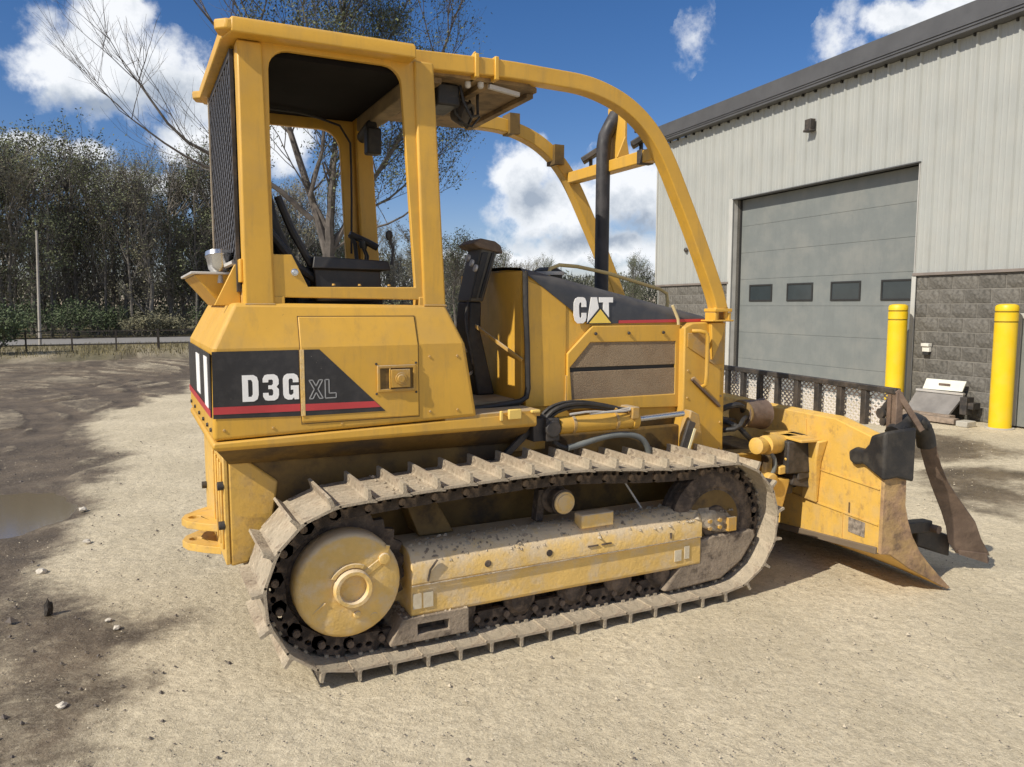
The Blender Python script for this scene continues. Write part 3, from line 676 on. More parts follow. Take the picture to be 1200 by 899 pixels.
# rear wire screen
sc = MB(); fr = [(.47,1.66),(1.386,1.66),(1.386,2.69),(.47,2.69)]; hl = [(.50,1.69),(1.356,1.69),(1.356,2.66),(.50,2.66)]
sc.prism(fr, 'x', -.305, -.29, holes=[hl]); scr = part('rear_screen_frame', sc, DKST, DZ)
mb = MB(); ya, yb, za, zb = .50, 1.356, 1.69, 2.66
k = 0
for sgn in (1, -1):
    t = -.9
    while t < .9:
        # line y = ya + s, z = mid + sgn*slope*s + t
        pts = []
        s0, s1 = 0.0, yb-ya; sl = .62*sgn; zc = (za+zb)/2 + t - sl*(yb-ya)/2
        for s_ in (s0, s1): pass
        lo = (za-zc)/sl; hi = (zb-zc)/sl
        if lo > hi: lo, hi = hi, lo
        lo = max(lo, s0); hi = min(hi, s1)
        if hi-lo > .01: mb.bar((-.298+.002*sgn, ya+lo, zc+sl*lo), (-.298+.002*sgn, ya+hi, zc+sl*hi), .012, .004, up=(1,0,0)) if False else mb.bar((-.298+.002*sgn, ya+lo, zc+sl*lo), (-.298+.002*sgn, ya+hi, zc+sl*hi), (.016), .006, up=(1,0,0))
        t += .062
scm = part('screen_mesh', mb, make_mat('grey_screen_wire', (0.085,0.085,0.095), 0.6), scr, smooth=False); kind(scm, 'stuff')
mb = MB(); mb.box(-.284,-.279,.50,1.356,1.69,2.66); part('screen_backing', mb, HEAD, scr)
mb = MB(); mb.box(-.31,-.288,1.39,1.41,1.62,2.70); part('screen_post', mb, make_mat('tan_post', (0.42,0.34,0.24), 0.6), DZ)

# rear lamp, rear hood lid, bracket
mb = MB(); mb.lathe((-.36,.62,1.765),(0,.25,1),[(-.02,.03),(0,.048),(.05,.056),(.055,.060),(.075,.058),(.080,.04)],20); part('rear_lamp', mb, STEEL, DZ)
mb = MB(); mb.rod((-.36,.61,1.70),(-.36,.615,1.76),.014); mb.tube([(-.31,.52,1.79),(-.33,.57,1.78),(-.36,.62,1.77)],.012,6); part('lamp_stem', mb, GALV, DZ)
mb = MB(); mb.loft([[(-.36,.62,1.60),(-.30,.62,1.60),(-.30,1.25,1.60),(-.36,1.25,1.60)],[(-.47,.60,1.735),(-.30,.60,1.76),(-.30,1.28,1.76),(-.47,1.28,1.735)]]); part('rear_duct', mb, YEL, DZ, 0.006)
mb = MB(); mb.box(-.485,-.30,.585,1.29,1.738,1.750); part('duct_lid', mb, GALV, DZ, 0.003)
mb = MB(); mb.prism([(-.40,1.60),(-.29,1.60),(-.29,1.78),(-.31,1.78)], 'y', .50, .52); mb.box(-.30,-.288,.40,.50,1.70,1.80); part('rear_bracket', mb, YEL, DZ, 0.003)

# --- seat
mb = MB()
mb.loft([[(-.02,.70,1.55),(.42,.70,1.55),(.42,1.16,1.55),(-.02,1.16,1.55)],[(-.02,.70,1.66),(.44,.70,1.68),(.44,1.16,1.68),(-.02,1.16,1.66)]]); seat = part('seat', mb, BLKP, DZ, 0.03, seg=4)
mb = MB(); mb.loft([[(-.02,.74,1.64),(.07,.74,1.66),(.07,1.12,1.66),(-.02,1.12,1.64)],[(-.13,.76,1.98),(-.065,.76,2.0),(-.065,1.10,2.0),(-.13,1.10,1.98)],[(-.17,.78,2.22),(-.11,.78,2.23),(-.11,1.08,2.23),(-.17,1.08,2.22)]]); part('backrest', mb, BLKP, DZ, 0.025, seg=4)
mb = MB(); mb.loft([[(.06,.56,1.62),(.38,.56,1.62),(.38,.68,1.62),(.06,.68,1.62)],[(.05,.56,1.77),(.37,.56,1.765),(.37,.68,1.765),(.05,.68,1.77)],[(.04,.54,1.775),(.42,.54,1.77),(.42,.70,1.77),(.04,.70,1.775)],[(.05,.55,1.83),(.41,.55,1.815),(.41,.69,1.815),(.05,.69,1.83)]]); part('armrest', mb, BLKP, DZ, 0.015, seg=3)
mb = MB(); mb.loft([[(.1,1.16,1.60),(.38,1.16,1.60),(.38,1.30,1.60),(.1,1.30,1.60)],[(.1,1.16,1.80),(.40,1.16,1.80),(.40,1.30,1.80),(.1,1.30,1.80)]]); part('armrest', mb, BLKP, DZ, 0.015, seg=3)
mb = MB(); mb.tube([(-.10,.60,2.10),(-.04,.60,1.95),(.04,.60,1.80),(.12,.62,1.74)], .018, 8); mb.tube([(-.15,.60,1.95),(-.02,.6,1.78),(.10,.60,1.70)], .022, 8); part('seat_suspension', mb, BLKP, DZ)
mb = MB(); mb.tube([(.44,1.24,1.83),(.43,1.24,1.95),(.40,1.24,2.0)], .012, 8); mb.tube([(.40,1.24,2.0),(.50,1.24,1.96),(.56,1.24,1.93)], .02, 8); part('control_lever', mb, BLKP, DZ)
mb = MB(); mb.box(.62,.64,.56,.72,1.98,2.12); mb.rod((.58,.45,2.08),(.63,.62,2.05),.008); part('mirror', mb, STEEL, DZ, 0.004)

for y_, x_ in ((1.20,.47),(1.26,.50),(.60,.44)):
    mb = MB(); mb.tube([(x_,y_,1.80),(x_+.01,y_,1.88),(x_-.01,y_,1.93)], .007, 6); mb.lathe((x_-.01,y_,1.93),(0,0,1),[(-.01,.012),(.01,.019),(.03,.016),(.038,.004)],12); part('control_lever', mb, BLKP, DZ)
mb = MB(); mb.tube(smooth_path([(-.25,1.30,2.655),(.0,1.25,2.645),(.2,1.30,2.65),(.44,1.34,2.60),(.45,1.36,2.3),(.44,1.36,1.9)],1), .007, 6); part('wire', mb, BLK, DZ)
# --- operator platform, dash and firewall
mb = MB(); mb.box(.60,1.12,.30,1.52,1.04,1.072); part('step_floor', mb, YELD, DZ, 0.004)
mb = MB(); mb.box(.64,1.10,.50,1.40,1.0725,1.10); part('floor_mat', mb, make_mat('worn_floor_mat', (0.20,0.16,0.10), 0.9, dust=DUST, dust_amt=0.6), DZ)
mb = MB(); mb.prism([(.52,1.08),(.52,1.78),(1.34,1.78),(1.34,1.08)], 'x', 1.12, 1.15); part('firewall', mb, YEL, DZ)
mb = MB(); mb.loft([[(0.941,0.785,1.62),(1.021,0.785,1.62),(1.021,0.975,1.62),(0.941,0.975,1.62)],[(1.011,0.785,1.915),(1.111,0.785,1.905),(1.111,0.975,1.905),(1.011,0.975,1.915)]]); dash = part('dash_console', mb, make_mat('grey_brown_panel', (0.10,0.088,0.066), 0.6), DZ, 0.010, seg=3)
mb = MB(); mb.loft([[(0.991,0.765,1.912),(1.141,0.775,1.885),(1.141,0.995,1.885),(0.991,0.995,1.912)],[(0.951,0.765,1.935),(1.131,0.785,1.93),(1.131,0.975,1.93),(0.951,0.995,1.935)],[(1.011,0.795,1.968),(1.106,0.805,1.955),(1.106,0.965,1.955),(1.011,0.975,1.968)]]); part('dash_cowl', mb, make_mat('dusty_brown_cowl', (0.13,0.09,0.06), 0.8, dust=(0.22,0.15,0.09), dust_amt=0.8, dust_scale=25, up=.2, bump=.5), dash, 0.008, seg=3)
mb = MB(); mb.hexa([(0.944,0.773,1.64),(0.976,0.773,1.64),(0.976,0.786,1.64),(0.944,0.786,1.64),(1.011,0.773,1.89),(1.051,0.773,1.89),(1.051,0.786,1.89),(1.011,0.786,1.89)]); part('dash_side_panel', mb, BLK, dash, 0.003)
mb = MB(); mb.hexa([(0.991,0.773,1.64),(1.006,0.773,1.64),(1.006,0.786,1.64),(0.991,0.786,1.64),(1.071,0.773,1.89),(1.088,0.773,1.89),(1.088,0.786,1.89),(1.071,0.786,1.89)]); part('dash_side_panel', mb, BLK, dash, 0.003)
mb = MB(); mb.loft([[(0.986,0.795,1.10),(1.096,0.795,1.10),(1.096,0.975,1.10),(0.986,0.975,1.10)],[(0.931,0.795,1.45),(1.011,0.795,1.45),(1.011,0.975,1.45),(0.931,0.975,1.45)],[(0.946,0.795,1.62),(1.016,0.795,1.62),(1.016,0.975,1.62),(0.946,0.975,1.62)]]); part('dash_pedestal', mb, BLK, DZ, 0.01)
mb = MB()
for k in range(4): mb.tube(smooth_path([(0.926,0.780,1.62),(.865+.01*k,.69,1.50-.05*k),(.90,.68-.01*k,1.36-.03*k),(0.956,0.765,1.22)],1), .006, 6)
part('wiring_loom', mb, BLK, DZ)
mb = MB()
for k in range(3): mb.lathe((.965+.0*k,.75+.05*k,1.80+.03*k),(-1,0,.3),[(0,.02),(.012,.02),(.013,.012)],12)
part('gauge', mb, GALV, dash)
mb = MB()
for z_ in (1.22,1.30,1.38): mb.tube([(.80,.62,z_),(.84,.66,z_+.02),(.89,.72,z_-.03)], .007, 6)
mb.box(.80,.86,.70,.80,1.16,1.175); mb.rod((.83,.75,1.17),(.95,.76,1.24),.008); part('pedal', mb, GALV, DZ, 0.002)
mb = MB(); mb.bar((.97,.82,1.50),(1.118,.50,1.31),.012,.02); part('firewall_shadow_bar', mb, YELD, DZ, 0.003)  # bar modelled in place of a diagonal shadow on the firewall
mb = MB(); mb.tube([(.80,.49,1.068),(.95,.488,1.078),(1.10,.488,1.094),(1.135,.488,1.115),(1.145,.488,1.16),(1.14,.488,1.40),(1.13,.488,1.60),(1.128,.488,1.775)], .016, 8); part('door_edge_trim', mb, BLK, DZ)

# --- engine cowl and hood
mb = MB(); mb.prism([(1.135,1.055),(1.135,1.735),(1.385,1.655),(1.385,1.055)], 'y', .497, 1.359); part('cowl', mb, YEL, DZ, 0.005)
hz = lambda x: 1.787 - (x-1.13)*0.213
secs = []
for x in (1.15,1.4,1.6,1.8,2.0,2.2,2.36):
    z = hz(x); secs.append([(x,.503,.95),(x,.503,z-.05),(x,.512,z-.02),(x,.54,z),(x,.75,z+.012),(x,1.106,z+.012),(x,1.316,z),(x,1.344,z-.02),(x,1.353,z-.05),(x,1.353,.95)])
mb = MB(); mb.loft(secs); hood = part('hood', mb, YEL, DZ)
# black upper hood skin wrapping the shoulder
def skin(side):
    mb = MB(None if side else mir); loops = []
    for x, zb in ((1.125,1.765),(1.15,1.755),(1.31,1.646),(1.50,1.514),(1.54,1.497),(1.7,1.499),(1.9,1.502),(2.1,1.505),(2.36,1.508)):
        z = hz(x); e = .010
        zt = max(z-.05, zb+.002)
        loops.append([(x,.503-e,zb),(x,.503-e,zt),(x,.512-e*.8,max(z-.02,zt+.001)+.003),(x,.54,z+e),(x,.75,z+.012+e),(x,.928,z+.014+e)])
    mb.loft(loops, cap=False, closed=False)
    return part('hood_decal', mb, DECH, hood)
skin(True); skin(False)
mb = MB(); mb.prism([(1.72,1.500),(1.72,1.517),(2.34,1.521),(2.34,1.504)], 'y', .4895, .4915); part('stripe', mb, RED, hood, smooth=False)
# C A T with the small yellow triangle
mb = MB()
cx0, cz0, H = 1.425, 1.503, .142
def q(x0, w, pts): return [(cx0+x0+u*w, cz0+v*H) for u, v in pts]
mb.prism(q(0,.080,[(.10,.10),(.28,0),(.74,0),(.94,.09),(1,.22),(1,.40),(.64,.40),(.64,.26),(.54,.19),(.46,.24),(.42,.38),(.40,.66),(.44,.77),(.54,.81),(.62,.74),(.62,.62),(1,.62),(.98,.84),(.88,.96),(.70,1),(.34,1),(.12,.94),(0,.78),(0,.30)]), 'y', .4875, .4915)
mb.prism(q(.086,.092,[(0,0),(.30,0),(.34,.10),(.74,.10),(.78,0),(1.0,0),(.66,1),(.26,1)]), 'y', .4875, .4915)
mb.prism(q(.160,.092,[(.34,0),(.74,0),(.70,.80),(1,.80),(1,1),(.02,1),(.02,.80),(.30,.80)]), 'y', .4870, .4915)
part('lettering', mb, WHT, hood, smooth=False)
mb = MB(); mb.prism([(1.503,1.4985),(1.683,1.4985),(1.594,1.594)], 'y', .4855, .4868); part('triangle_border', mb, DEC, hood, smooth=False)  # black printed border round the yellow triangle
mb = MB(); mb.prism([(1.522,1.503),(1.664,1.503),(1.594,1.578)], 'y', .4838, .4853); part('lettering_triangle', mb, TRIY, hood, smooth=False)
# side panel frame with two screens
mb = MB(); fo = [(1.385,1.03),(2.15,1.005),(2.15,1.488),(1.545,1.488),(1.385,1.34)]
h1 = [(1.415,1.085),(1.400,1.262),(1.53,1.398),(2.115,1.393),(2.115,1.085)]
mb.prism(fo, 'y', .482, .502, holes=[h1]); part('side_panel', mb, YEL, DZ, 0.004)
mb = MB(); mb.prism([(1.395,1.262),(1.53,1.405),(2.12,1.40),(2.12,1.258)], 'y', .488, .4985); part('side_screen', mb, TAN, DZ, 0.002)
mb = MB(); mb.prism([(1.395,1.075),(1.395,1.238),(2.12,1.238),(2.12,1.075)], 'y', .488, .4985); part('side_screen', mb, TAN, DZ, 0.002)
mb = MB(); mb.box(1.40,2.118,.4975,.4999,1.236,1.262); part('screen_gap_shade', mb, GASK, DZ)  # black strip over the hood paints the shade in the slot between screens
mb = MB(); 
for x_ in (1.56,1.78,2.02): mb.lathe((x_,.478,1.445),(0,-1,0),[(0,.010),(.008,.008)],8)
part('bolt', mb, DKST, DZ)
mb = MB(); mb.box(1.378,1.39,.484,.50,1.06,1.22); part('hinge', mb, YELD, DZ, 0.002)
# lower engine bay
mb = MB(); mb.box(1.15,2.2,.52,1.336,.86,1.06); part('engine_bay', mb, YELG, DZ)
# front guard
mb = MB(); mb.prism([(2.14,.70),(2.14,1.475),(2.20,1.50),(2.43,1.505),(2.445,1.49),(2.45,.66)], 'y', .435, 1.421); fg = part('front_guard', mb, YEL, DZ, 0.008)
mb = MB(); mb.prism([(2.19,1.175),(2.215,1.185),(2.41,1.02),(2.395,.995)], 'y', .425, .4355); part('guard_rib', mb, YELD, fg, 0.003)
mb = MB(); mb.bar((2.19,.42,1.17),(2.40,.42,1.0),.012,.02,up=(0,1,0)); part('guard_rod', mb, WEAR, fg)
mb = MB(); mb.prism([(2.16,1.36),(2.16,1.44),(2.43,1.44),(2.43,1.25),(2.36,1.25)], 'y', .429, .4345); part('guard_plate', mb, YELD, fg, 0.002)
mb = MB(); mb.tube([(2.19,.43,1.452),(2.22,.40,1.452),(2.255,.39,1.445),(2.27,.388,1.42),(2.27,.388,1.20),(2.268,.39,1.14),(2.266,.43,1.12)], .012, 10); part('grab_handle', mb, YEL, DZ)
mb = MB(); mb.tube([(2.075,.47,1.60),(2.09,.468,1.57),(2.115,.466,1.52),(2.12,.468,1.49)], .009, 8); part('hood_strap', mb, make_mat('cream_strap', (0.6,0.48,0.25), 0.6), DZ)
mb = MB(); mb.prism([(2.105,.70),(2.105,.86),(2.14,1.0),(2.20,.97),(2.235,.80),(2.235,.72)], 'y', .36, .425); part('lift_bracket', mb, YELD, DZ, 0.006)
mb = MB(); mb.bar((2.06,.33,.77),(2.12,.33,.94),.05,.02,up=(0,1,0)); part('lift_bracket', mb, DKST, DZ, 0.004)
mb = MB(); mb.bar((2.085,.318,.76),(2.135,.318,.90),.014,.006,up=(0,1,0)); part('bracket_edge', mb, make_mat('bare_bright_edge',(0.75,0.66,0.4),0.5), DZ)

# handrail, breather, exhaust
mb = MB(); mb.tube([(1.42,.78,1.74),(1.44,.78,1.81),(1.50,.78,1.832),(1.62,.78,1.826),(1.83,.78,1.792),(2.22,.78,1.70),(2.27,.78,1.675),(2.28,.78,1.62),(2.27,.78,1.56)], .011, 8); part('hood_handrail', mb, make_mat('worn_yellow_rail', (0.55,0.42,0.18), 0.6), DZ)
mb = MB(); mb.lathe((1.47,.86,1.70),(0,0,1),[(0,.05),(.04,.055),(.045,.085),(.10,.085),(.12,.05)],20); part('air_precleaner', mb, BLK, DZ)
mb = MB(); mb.lathe((1.47,.84,1.775),(0,0,1),[(0,.0855),(.01,.0865),(.02,.0855)],20); part('precleaner_band', mb, GALV, DZ)
mb = MB(); mb.tube([(1.885,.93,1.60),(1.888,.93,2.30),(1.89,.93,2.56),(1.90,.93,2.62),(1.93,.925,2.675),(1.975,.918,2.745)], [.043,.043,.043,.043,.045,.049], 20); exh = part('exhaust_stack', mb, EXH, DZ)
mb = MB(); mb.lathe((1.9755,.918,2.7455),(.045,-.007,.070),[(0,.041),(.0008,.041)],20); part('exhaust_mouth', mb, HEAD, exh)
mb = MB(); mb.lathe((1.885,.93,1.60),(0,0,1),[(0,.075),(.03,.075),(.05,.055),(.07,.055)],20); part('exhaust_collar', mb, EXH, exh)

# --- sweeps (guard arches)
AC = [(.475,2.735),(.655,2.742),(.979,2.752),(1.249,2.745),(1.422,2.742),(1.559,2.715),(1.689,2.668),(1.813,2.588),(1.907,2.49),(1.985,2.374),(2.078,2.200),(2.172,2.022),(2.252,1.860),(2.345,1.665),(2.375,1.575)]
AP = smooth_path([(x,.425,z) for x,z in AC])
for x in (None, mir):
    mb = MB(x); mb.tube(AP, .058, 4, phase=math.pi/4, up=(0,1,0)); ar = part('sweep_arch', mb, YEL, DZ, 0.014, seg=3)
    mb = MB(x)
    for xx in (.80,.905): mb.box(xx,xx+.022,.375,.475,2.69,2.80)
    mb.prism([(.795,2.79),(.845,2.79),(.82,2.825)], 'y', .42, .44); part('arch_lug', mb, YEL, ar, 0.004)
    mb = MB(x); mb.box(2.31,2.44,.375,.475,1.562,1.582); mb.lathe((2.34,.40,1.56),(0,0,-1),[(-.03,.015),(.05,.015)],10); mb.lathe((2.41,.40,1.56),(0,0,-1),[(-.03,.015),(.05,.015)],10)
    mb.box(2.315,2.335,.38,.47,1.505,1.56); mb.box(2.415,2.435,.38,.47,1.505,1.56); mb.box(2.29,2.45,.37,.48,1.506,1.516); mb.prism([(2.33,1.28),(2.40,1.42),(2.42,1.50),(2.31,1.50)], 'y', .405, .434); part('arch_foot', mb, YEL, ar, 0.004)
mb = MB(); mb.box(1.905,1.985,.47,1.386,2.405,2.475); cb = part('sweep_crossbar', mb, YEL, DZ, 0.006)
mb = MB(); mb.box(1.955,1.972,.80,.985,2.475,2.80); part('lamp_plate', mb, YEL, cb, 0.003)
mb = MB(); mb.prism([(1.90,2.475),(1.99,2.475),(1.965,2.60),(1.955,2.60)], 'y', .795, .808); part('plate_gusset', mb, YEL, cb, 0.003)
for yy in (.62,1.16):
    mb = MB(); mb.rod((1.945,yy,2.475),(1.945,yy,2.53),.012); mb.bar((1.90,yy+.03,2.515),(1.98,yy-.03,2.575),.09,.035); part('work_lamp', mb, DKST, cb, 0.006)
mb = MB(); mb.box(1.90,1.985,.55,.60,2.40,2.48); mb.box(1.95,2.0,.60,.70,2.60,2.66); part('clamp', mb, DKST, cb, 0.004)
mb = MB()
for x_, z_ in ((1.505,2.745),(1.83,2.58)): mb.box(x_-.035,x_+.035,1.36,1.47,z_-.062,z_+.064)
part('clamp', mb, YELG, cb)

# --- lift cylinder and hoses
mb = MB(); mb.lathe((1.25,.36,.972),(.49,0,.0),[(0,.03),(.004,.047),(.46,.047),(.463,.053),(.50,.053),(.503,.035),(.515,.033)],20); cyl = part('lift_cylinder', mb, YEL, DZ)
mb = MB(); mb.rod((1.75,.36,.972),(2.08,.36,.985),.017,12); part('cylinder_rod', mb, STEEL, cyl)
mb = MB(); mb.box(1.69,1.735,.30,.42,.985,1.05); mb.rod((1.70,.35,1.03),(1.60,.35,1.045),.013); part('cylinder_fitting', mb, YELD, cyl, 0.005)
mb = MB(); mb.lathe((1.20,.36,.965),(0,1,0),[(-.06,.045),(.06,.045)],14); mb.box(1.16,1.24,.31,.41,.90,1.02); part('cylinder_pivot', mb, DKST, cyl, 0.006)
mb = MB()
for i, (dz, dy) in enumerate(((0,0),(.022,.02),(-.018,.03),(.01,-.02),(-.03,-.01))):
    mb.tube(smooth_path([(1.15,.37+dy,.93+dz*.5),(1.17,.36+dy,1.01+dz),(1.22,.35+dy,1.06+dz*.6),(1.32,.36+dy,1.082+dz*.5),(1.46,.38+dy,1.072+dz*.4),(1.60,.37+dy,1.045+dz*.3),(1.66,.36+dy,1.035)],1), .0105, 7)
mb.tube(smooth_path([(1.17,.38,1.0),(1.22,.35,.95),(1.21,.33,.90),(1.26,.33,.86),(1.33,.34,.85)],1), .014, 8)
mb.tube(smooth_path([(1.10,.40,1.0),(1.14,.36,1.03),(1.20,.34,1.02),(1.23,.34,.97)],1), .013, 8)
part('hydraulic_hose', mb, BLK, DZ)
mb = MB(); mb.tube(smooth_path([(1.30,.33,.855),(1.36,.33,.862),(1.48,.34,.886),(1.60,.34,.902),(1.72,.34,.893),(1.79,.34,.862),(1.83,.34,.80),(1.84,.35,.74)],2), .017, 10); part('sleeved_hose', mb, HOSE, DZ)
mb = MB(); mb.bar((1.14,.40,.98),(.93,.40,.80),.035,.03,up=(0,1,0)); mb.box(.88,.99,.38,.44,.79,.815); mb.box(1.10,1.17,.34,.46,.90,1.02); part('step_brace', mb, DKST, DZ, 0.005)
mb = MB(); mb.box(.93,1.0,.275,.296,1.035,1.085); mb.box(.885,.90,.28,.296,1.03,1.08); mb.box(1.06,1.11,.28,.30,1.06,1.075); part('step_lug', mb, make_mat('bright_new_paint', (0.72,0.50,0.13), 0.5), DZ, 0.004)
mb = MB(); mb.prism([(1.0,.84),(1.22,.84),(1.22,1.0),(1.14,1.0)], 'y', .43, .45); part('frame_gusset', mb, YELD, DZ, 0.003)

# --- tracks
RC, RR = (.06,.41), .365; FC, FR = (2.12,.40), .36
def track_path():
    P = []
    for i in range(25): a = R(-90 - 180*i/24); P.append((RC[0]+RR*math.cos(a), RC[1]+RR*math.sin(a)))
    P += smooth_path([P.pop(),(.33,.792),(.66,.803),(1.0,.812),(1.18,.812),(1.4,.795),(1.7,.765),(1.95,.755),(2.12,.76)],1)[0:]
    for i in range(1,25): a = R(90 - 180*i/24); P.append((FC[0]+FR*math.cos(a), FC[1]+FR*math.sin(a)))
    for i in range(1,12): t = i/12; P.append((FC[0]+(RC[0]-FC[0])*t, .04+(.045-.04)*t))
    return P
TP = track_path(); TPn = TP + [TP[0]]
SL = [0.0]
for a, b in zip(TPn, TPn[1:]): SL.append(SL[-1] + math.hypot(b[0]-a[0], b[1]-a[1]))
NS = 41; PITCH = SL[-1]/NS
def at(s):
    s = s % SL[-1]
    for i in range(len(SL)-1):
        if SL[i+1] >= s:
            t = (s-SL[i])/max(1e-9, SL[i+1]-SL[i]); return (TPn[i][0]+(TPn[i+1][0]-TPn[i][0])*t, TPn[i][1]+(TPn[i+1][1]-TPn[i][1])*t)
    return TPn[-1]
def shoe_mesh():
    h = PITCH/2
    mb = MB()
    prof = [(-h+.002,-.004),(-h+.004,.004),(h-.034,.004),(h-.030,.012),(h-.028,.050),(h-.016,.050),(h-.012,.006),(h+.010,-.004),(h+.008,-.013),(h-.03,-.008),(-h+.01,-.008)]
    mb.prism(prof, 'y', 0.0, .406)
    for xx in (-.03,.02):
        for yy in (.13,.165,.24,.275): mb.box(xx-.009,xx+.009,yy-.009,yy+.009,-.020,-.0085)
    return mb.mesh('track_shoe', MUD, smooth=False)
def link_mesh():
    mb = MB(); h = PITCH/2
    for y0 in (.135,.243):
        out = [(-h-.016,-.070),(-h-.010,-.092),(-h+.02,-.100),(h-.02,-.100),(h+.010,-.092),(h+.016,-.070),(h+.012,-.050),(h-.015,-.030),(h-.02,-.0135),(-h+.02,-.0135),(-h+.015,-.030),(-h-.012,-.050)]
        holes = [[(cx_+.017*math.cos(a), -.047+.013*math.sin(a)) for a in [i*math.pi/3 for i in range(6)]] for cx_ in (-.022,.022)]
        mb.prism(out, 'y', y0, y0+.028, holes=holes)
    for xx in (-h,): mb.lathe((xx,.12,-.066),(0,1,0),[(0,.017),(.015,.019),(.151,.019),(.166,.017)],8)
    return mb.mesh('track_link', LINK)
shoe_me = shoe_mesh(); link_me = link_mesh()
for side in (0, 1):
    mb = MB()
    # sprocket teeth wheel + idler of this track are built below; the track itself starts with its pin bushings
    for k in range(NS):
        x, z = at(k*PITCH); x2, z2 = at(k*PITCH+.01); t = math.atan2(z2-z, x2-x)
        nx, nz = -math.sin(t), math.cos(t)
        if (x-1.09)*nx + (z-.4)*nz < 0: nx, nz = -nx, -nz
        yb = .15 if side == 0 else 1.60
        mb.rod((x-nx*.066, yb, z-nz*.066), (x-nx*.066, yb+.106, z-nz*.066), .021, 8)
    tr = part('track', mb, LINK, DZ); tr['label'] = 'near crawler track caked with dry mud' if side == 0 else 'far crawler track'
    for k in range(NS):
        s = (k+.5)*PITCH
        a = at(s-PITCH*.5); b = at(s+PITCH*.5); c = ((a[0]+b[0])/2, (a[1]+b[1])/2)
        d = Vector((b[0]-a[0], 0, b[1]-a[1])).normalized(); n = Vector((-d.z, 0, d.x))
        if (c[0]-1.09)*n.x + (c[1]-.4)*n.z < 0: n = -n
        Mx = Matrix((d, Vector((0,1,0)) if d.cross(Vector((0,1,0))).dot(n) > 0 else Vector((0,1,0)), n)).transposed().to_4x4()
        Mx.translation = Vector((c[0], 1.45 if side else 0.0, c[1]))
        for nm, me in (('track_shoe', shoe_me), ('track_link', link_me)):
            o = bpy.data.objects.new(nm, me); COL.objects.link(o); o.parent = tr
            if nm == 'track_shoe':
                rj = random.Random(k*2+side); Mj = Mx.copy(); Mj.translation += n*rj.uniform(-.002,.002); o.matrix_parent_inverse = tr.matrix_world.inverted(); o.matrix_world = Mj
            else:
                o.matrix_parent_inverse = tr.matrix_world.inverted(); o.matrix_world = Mx

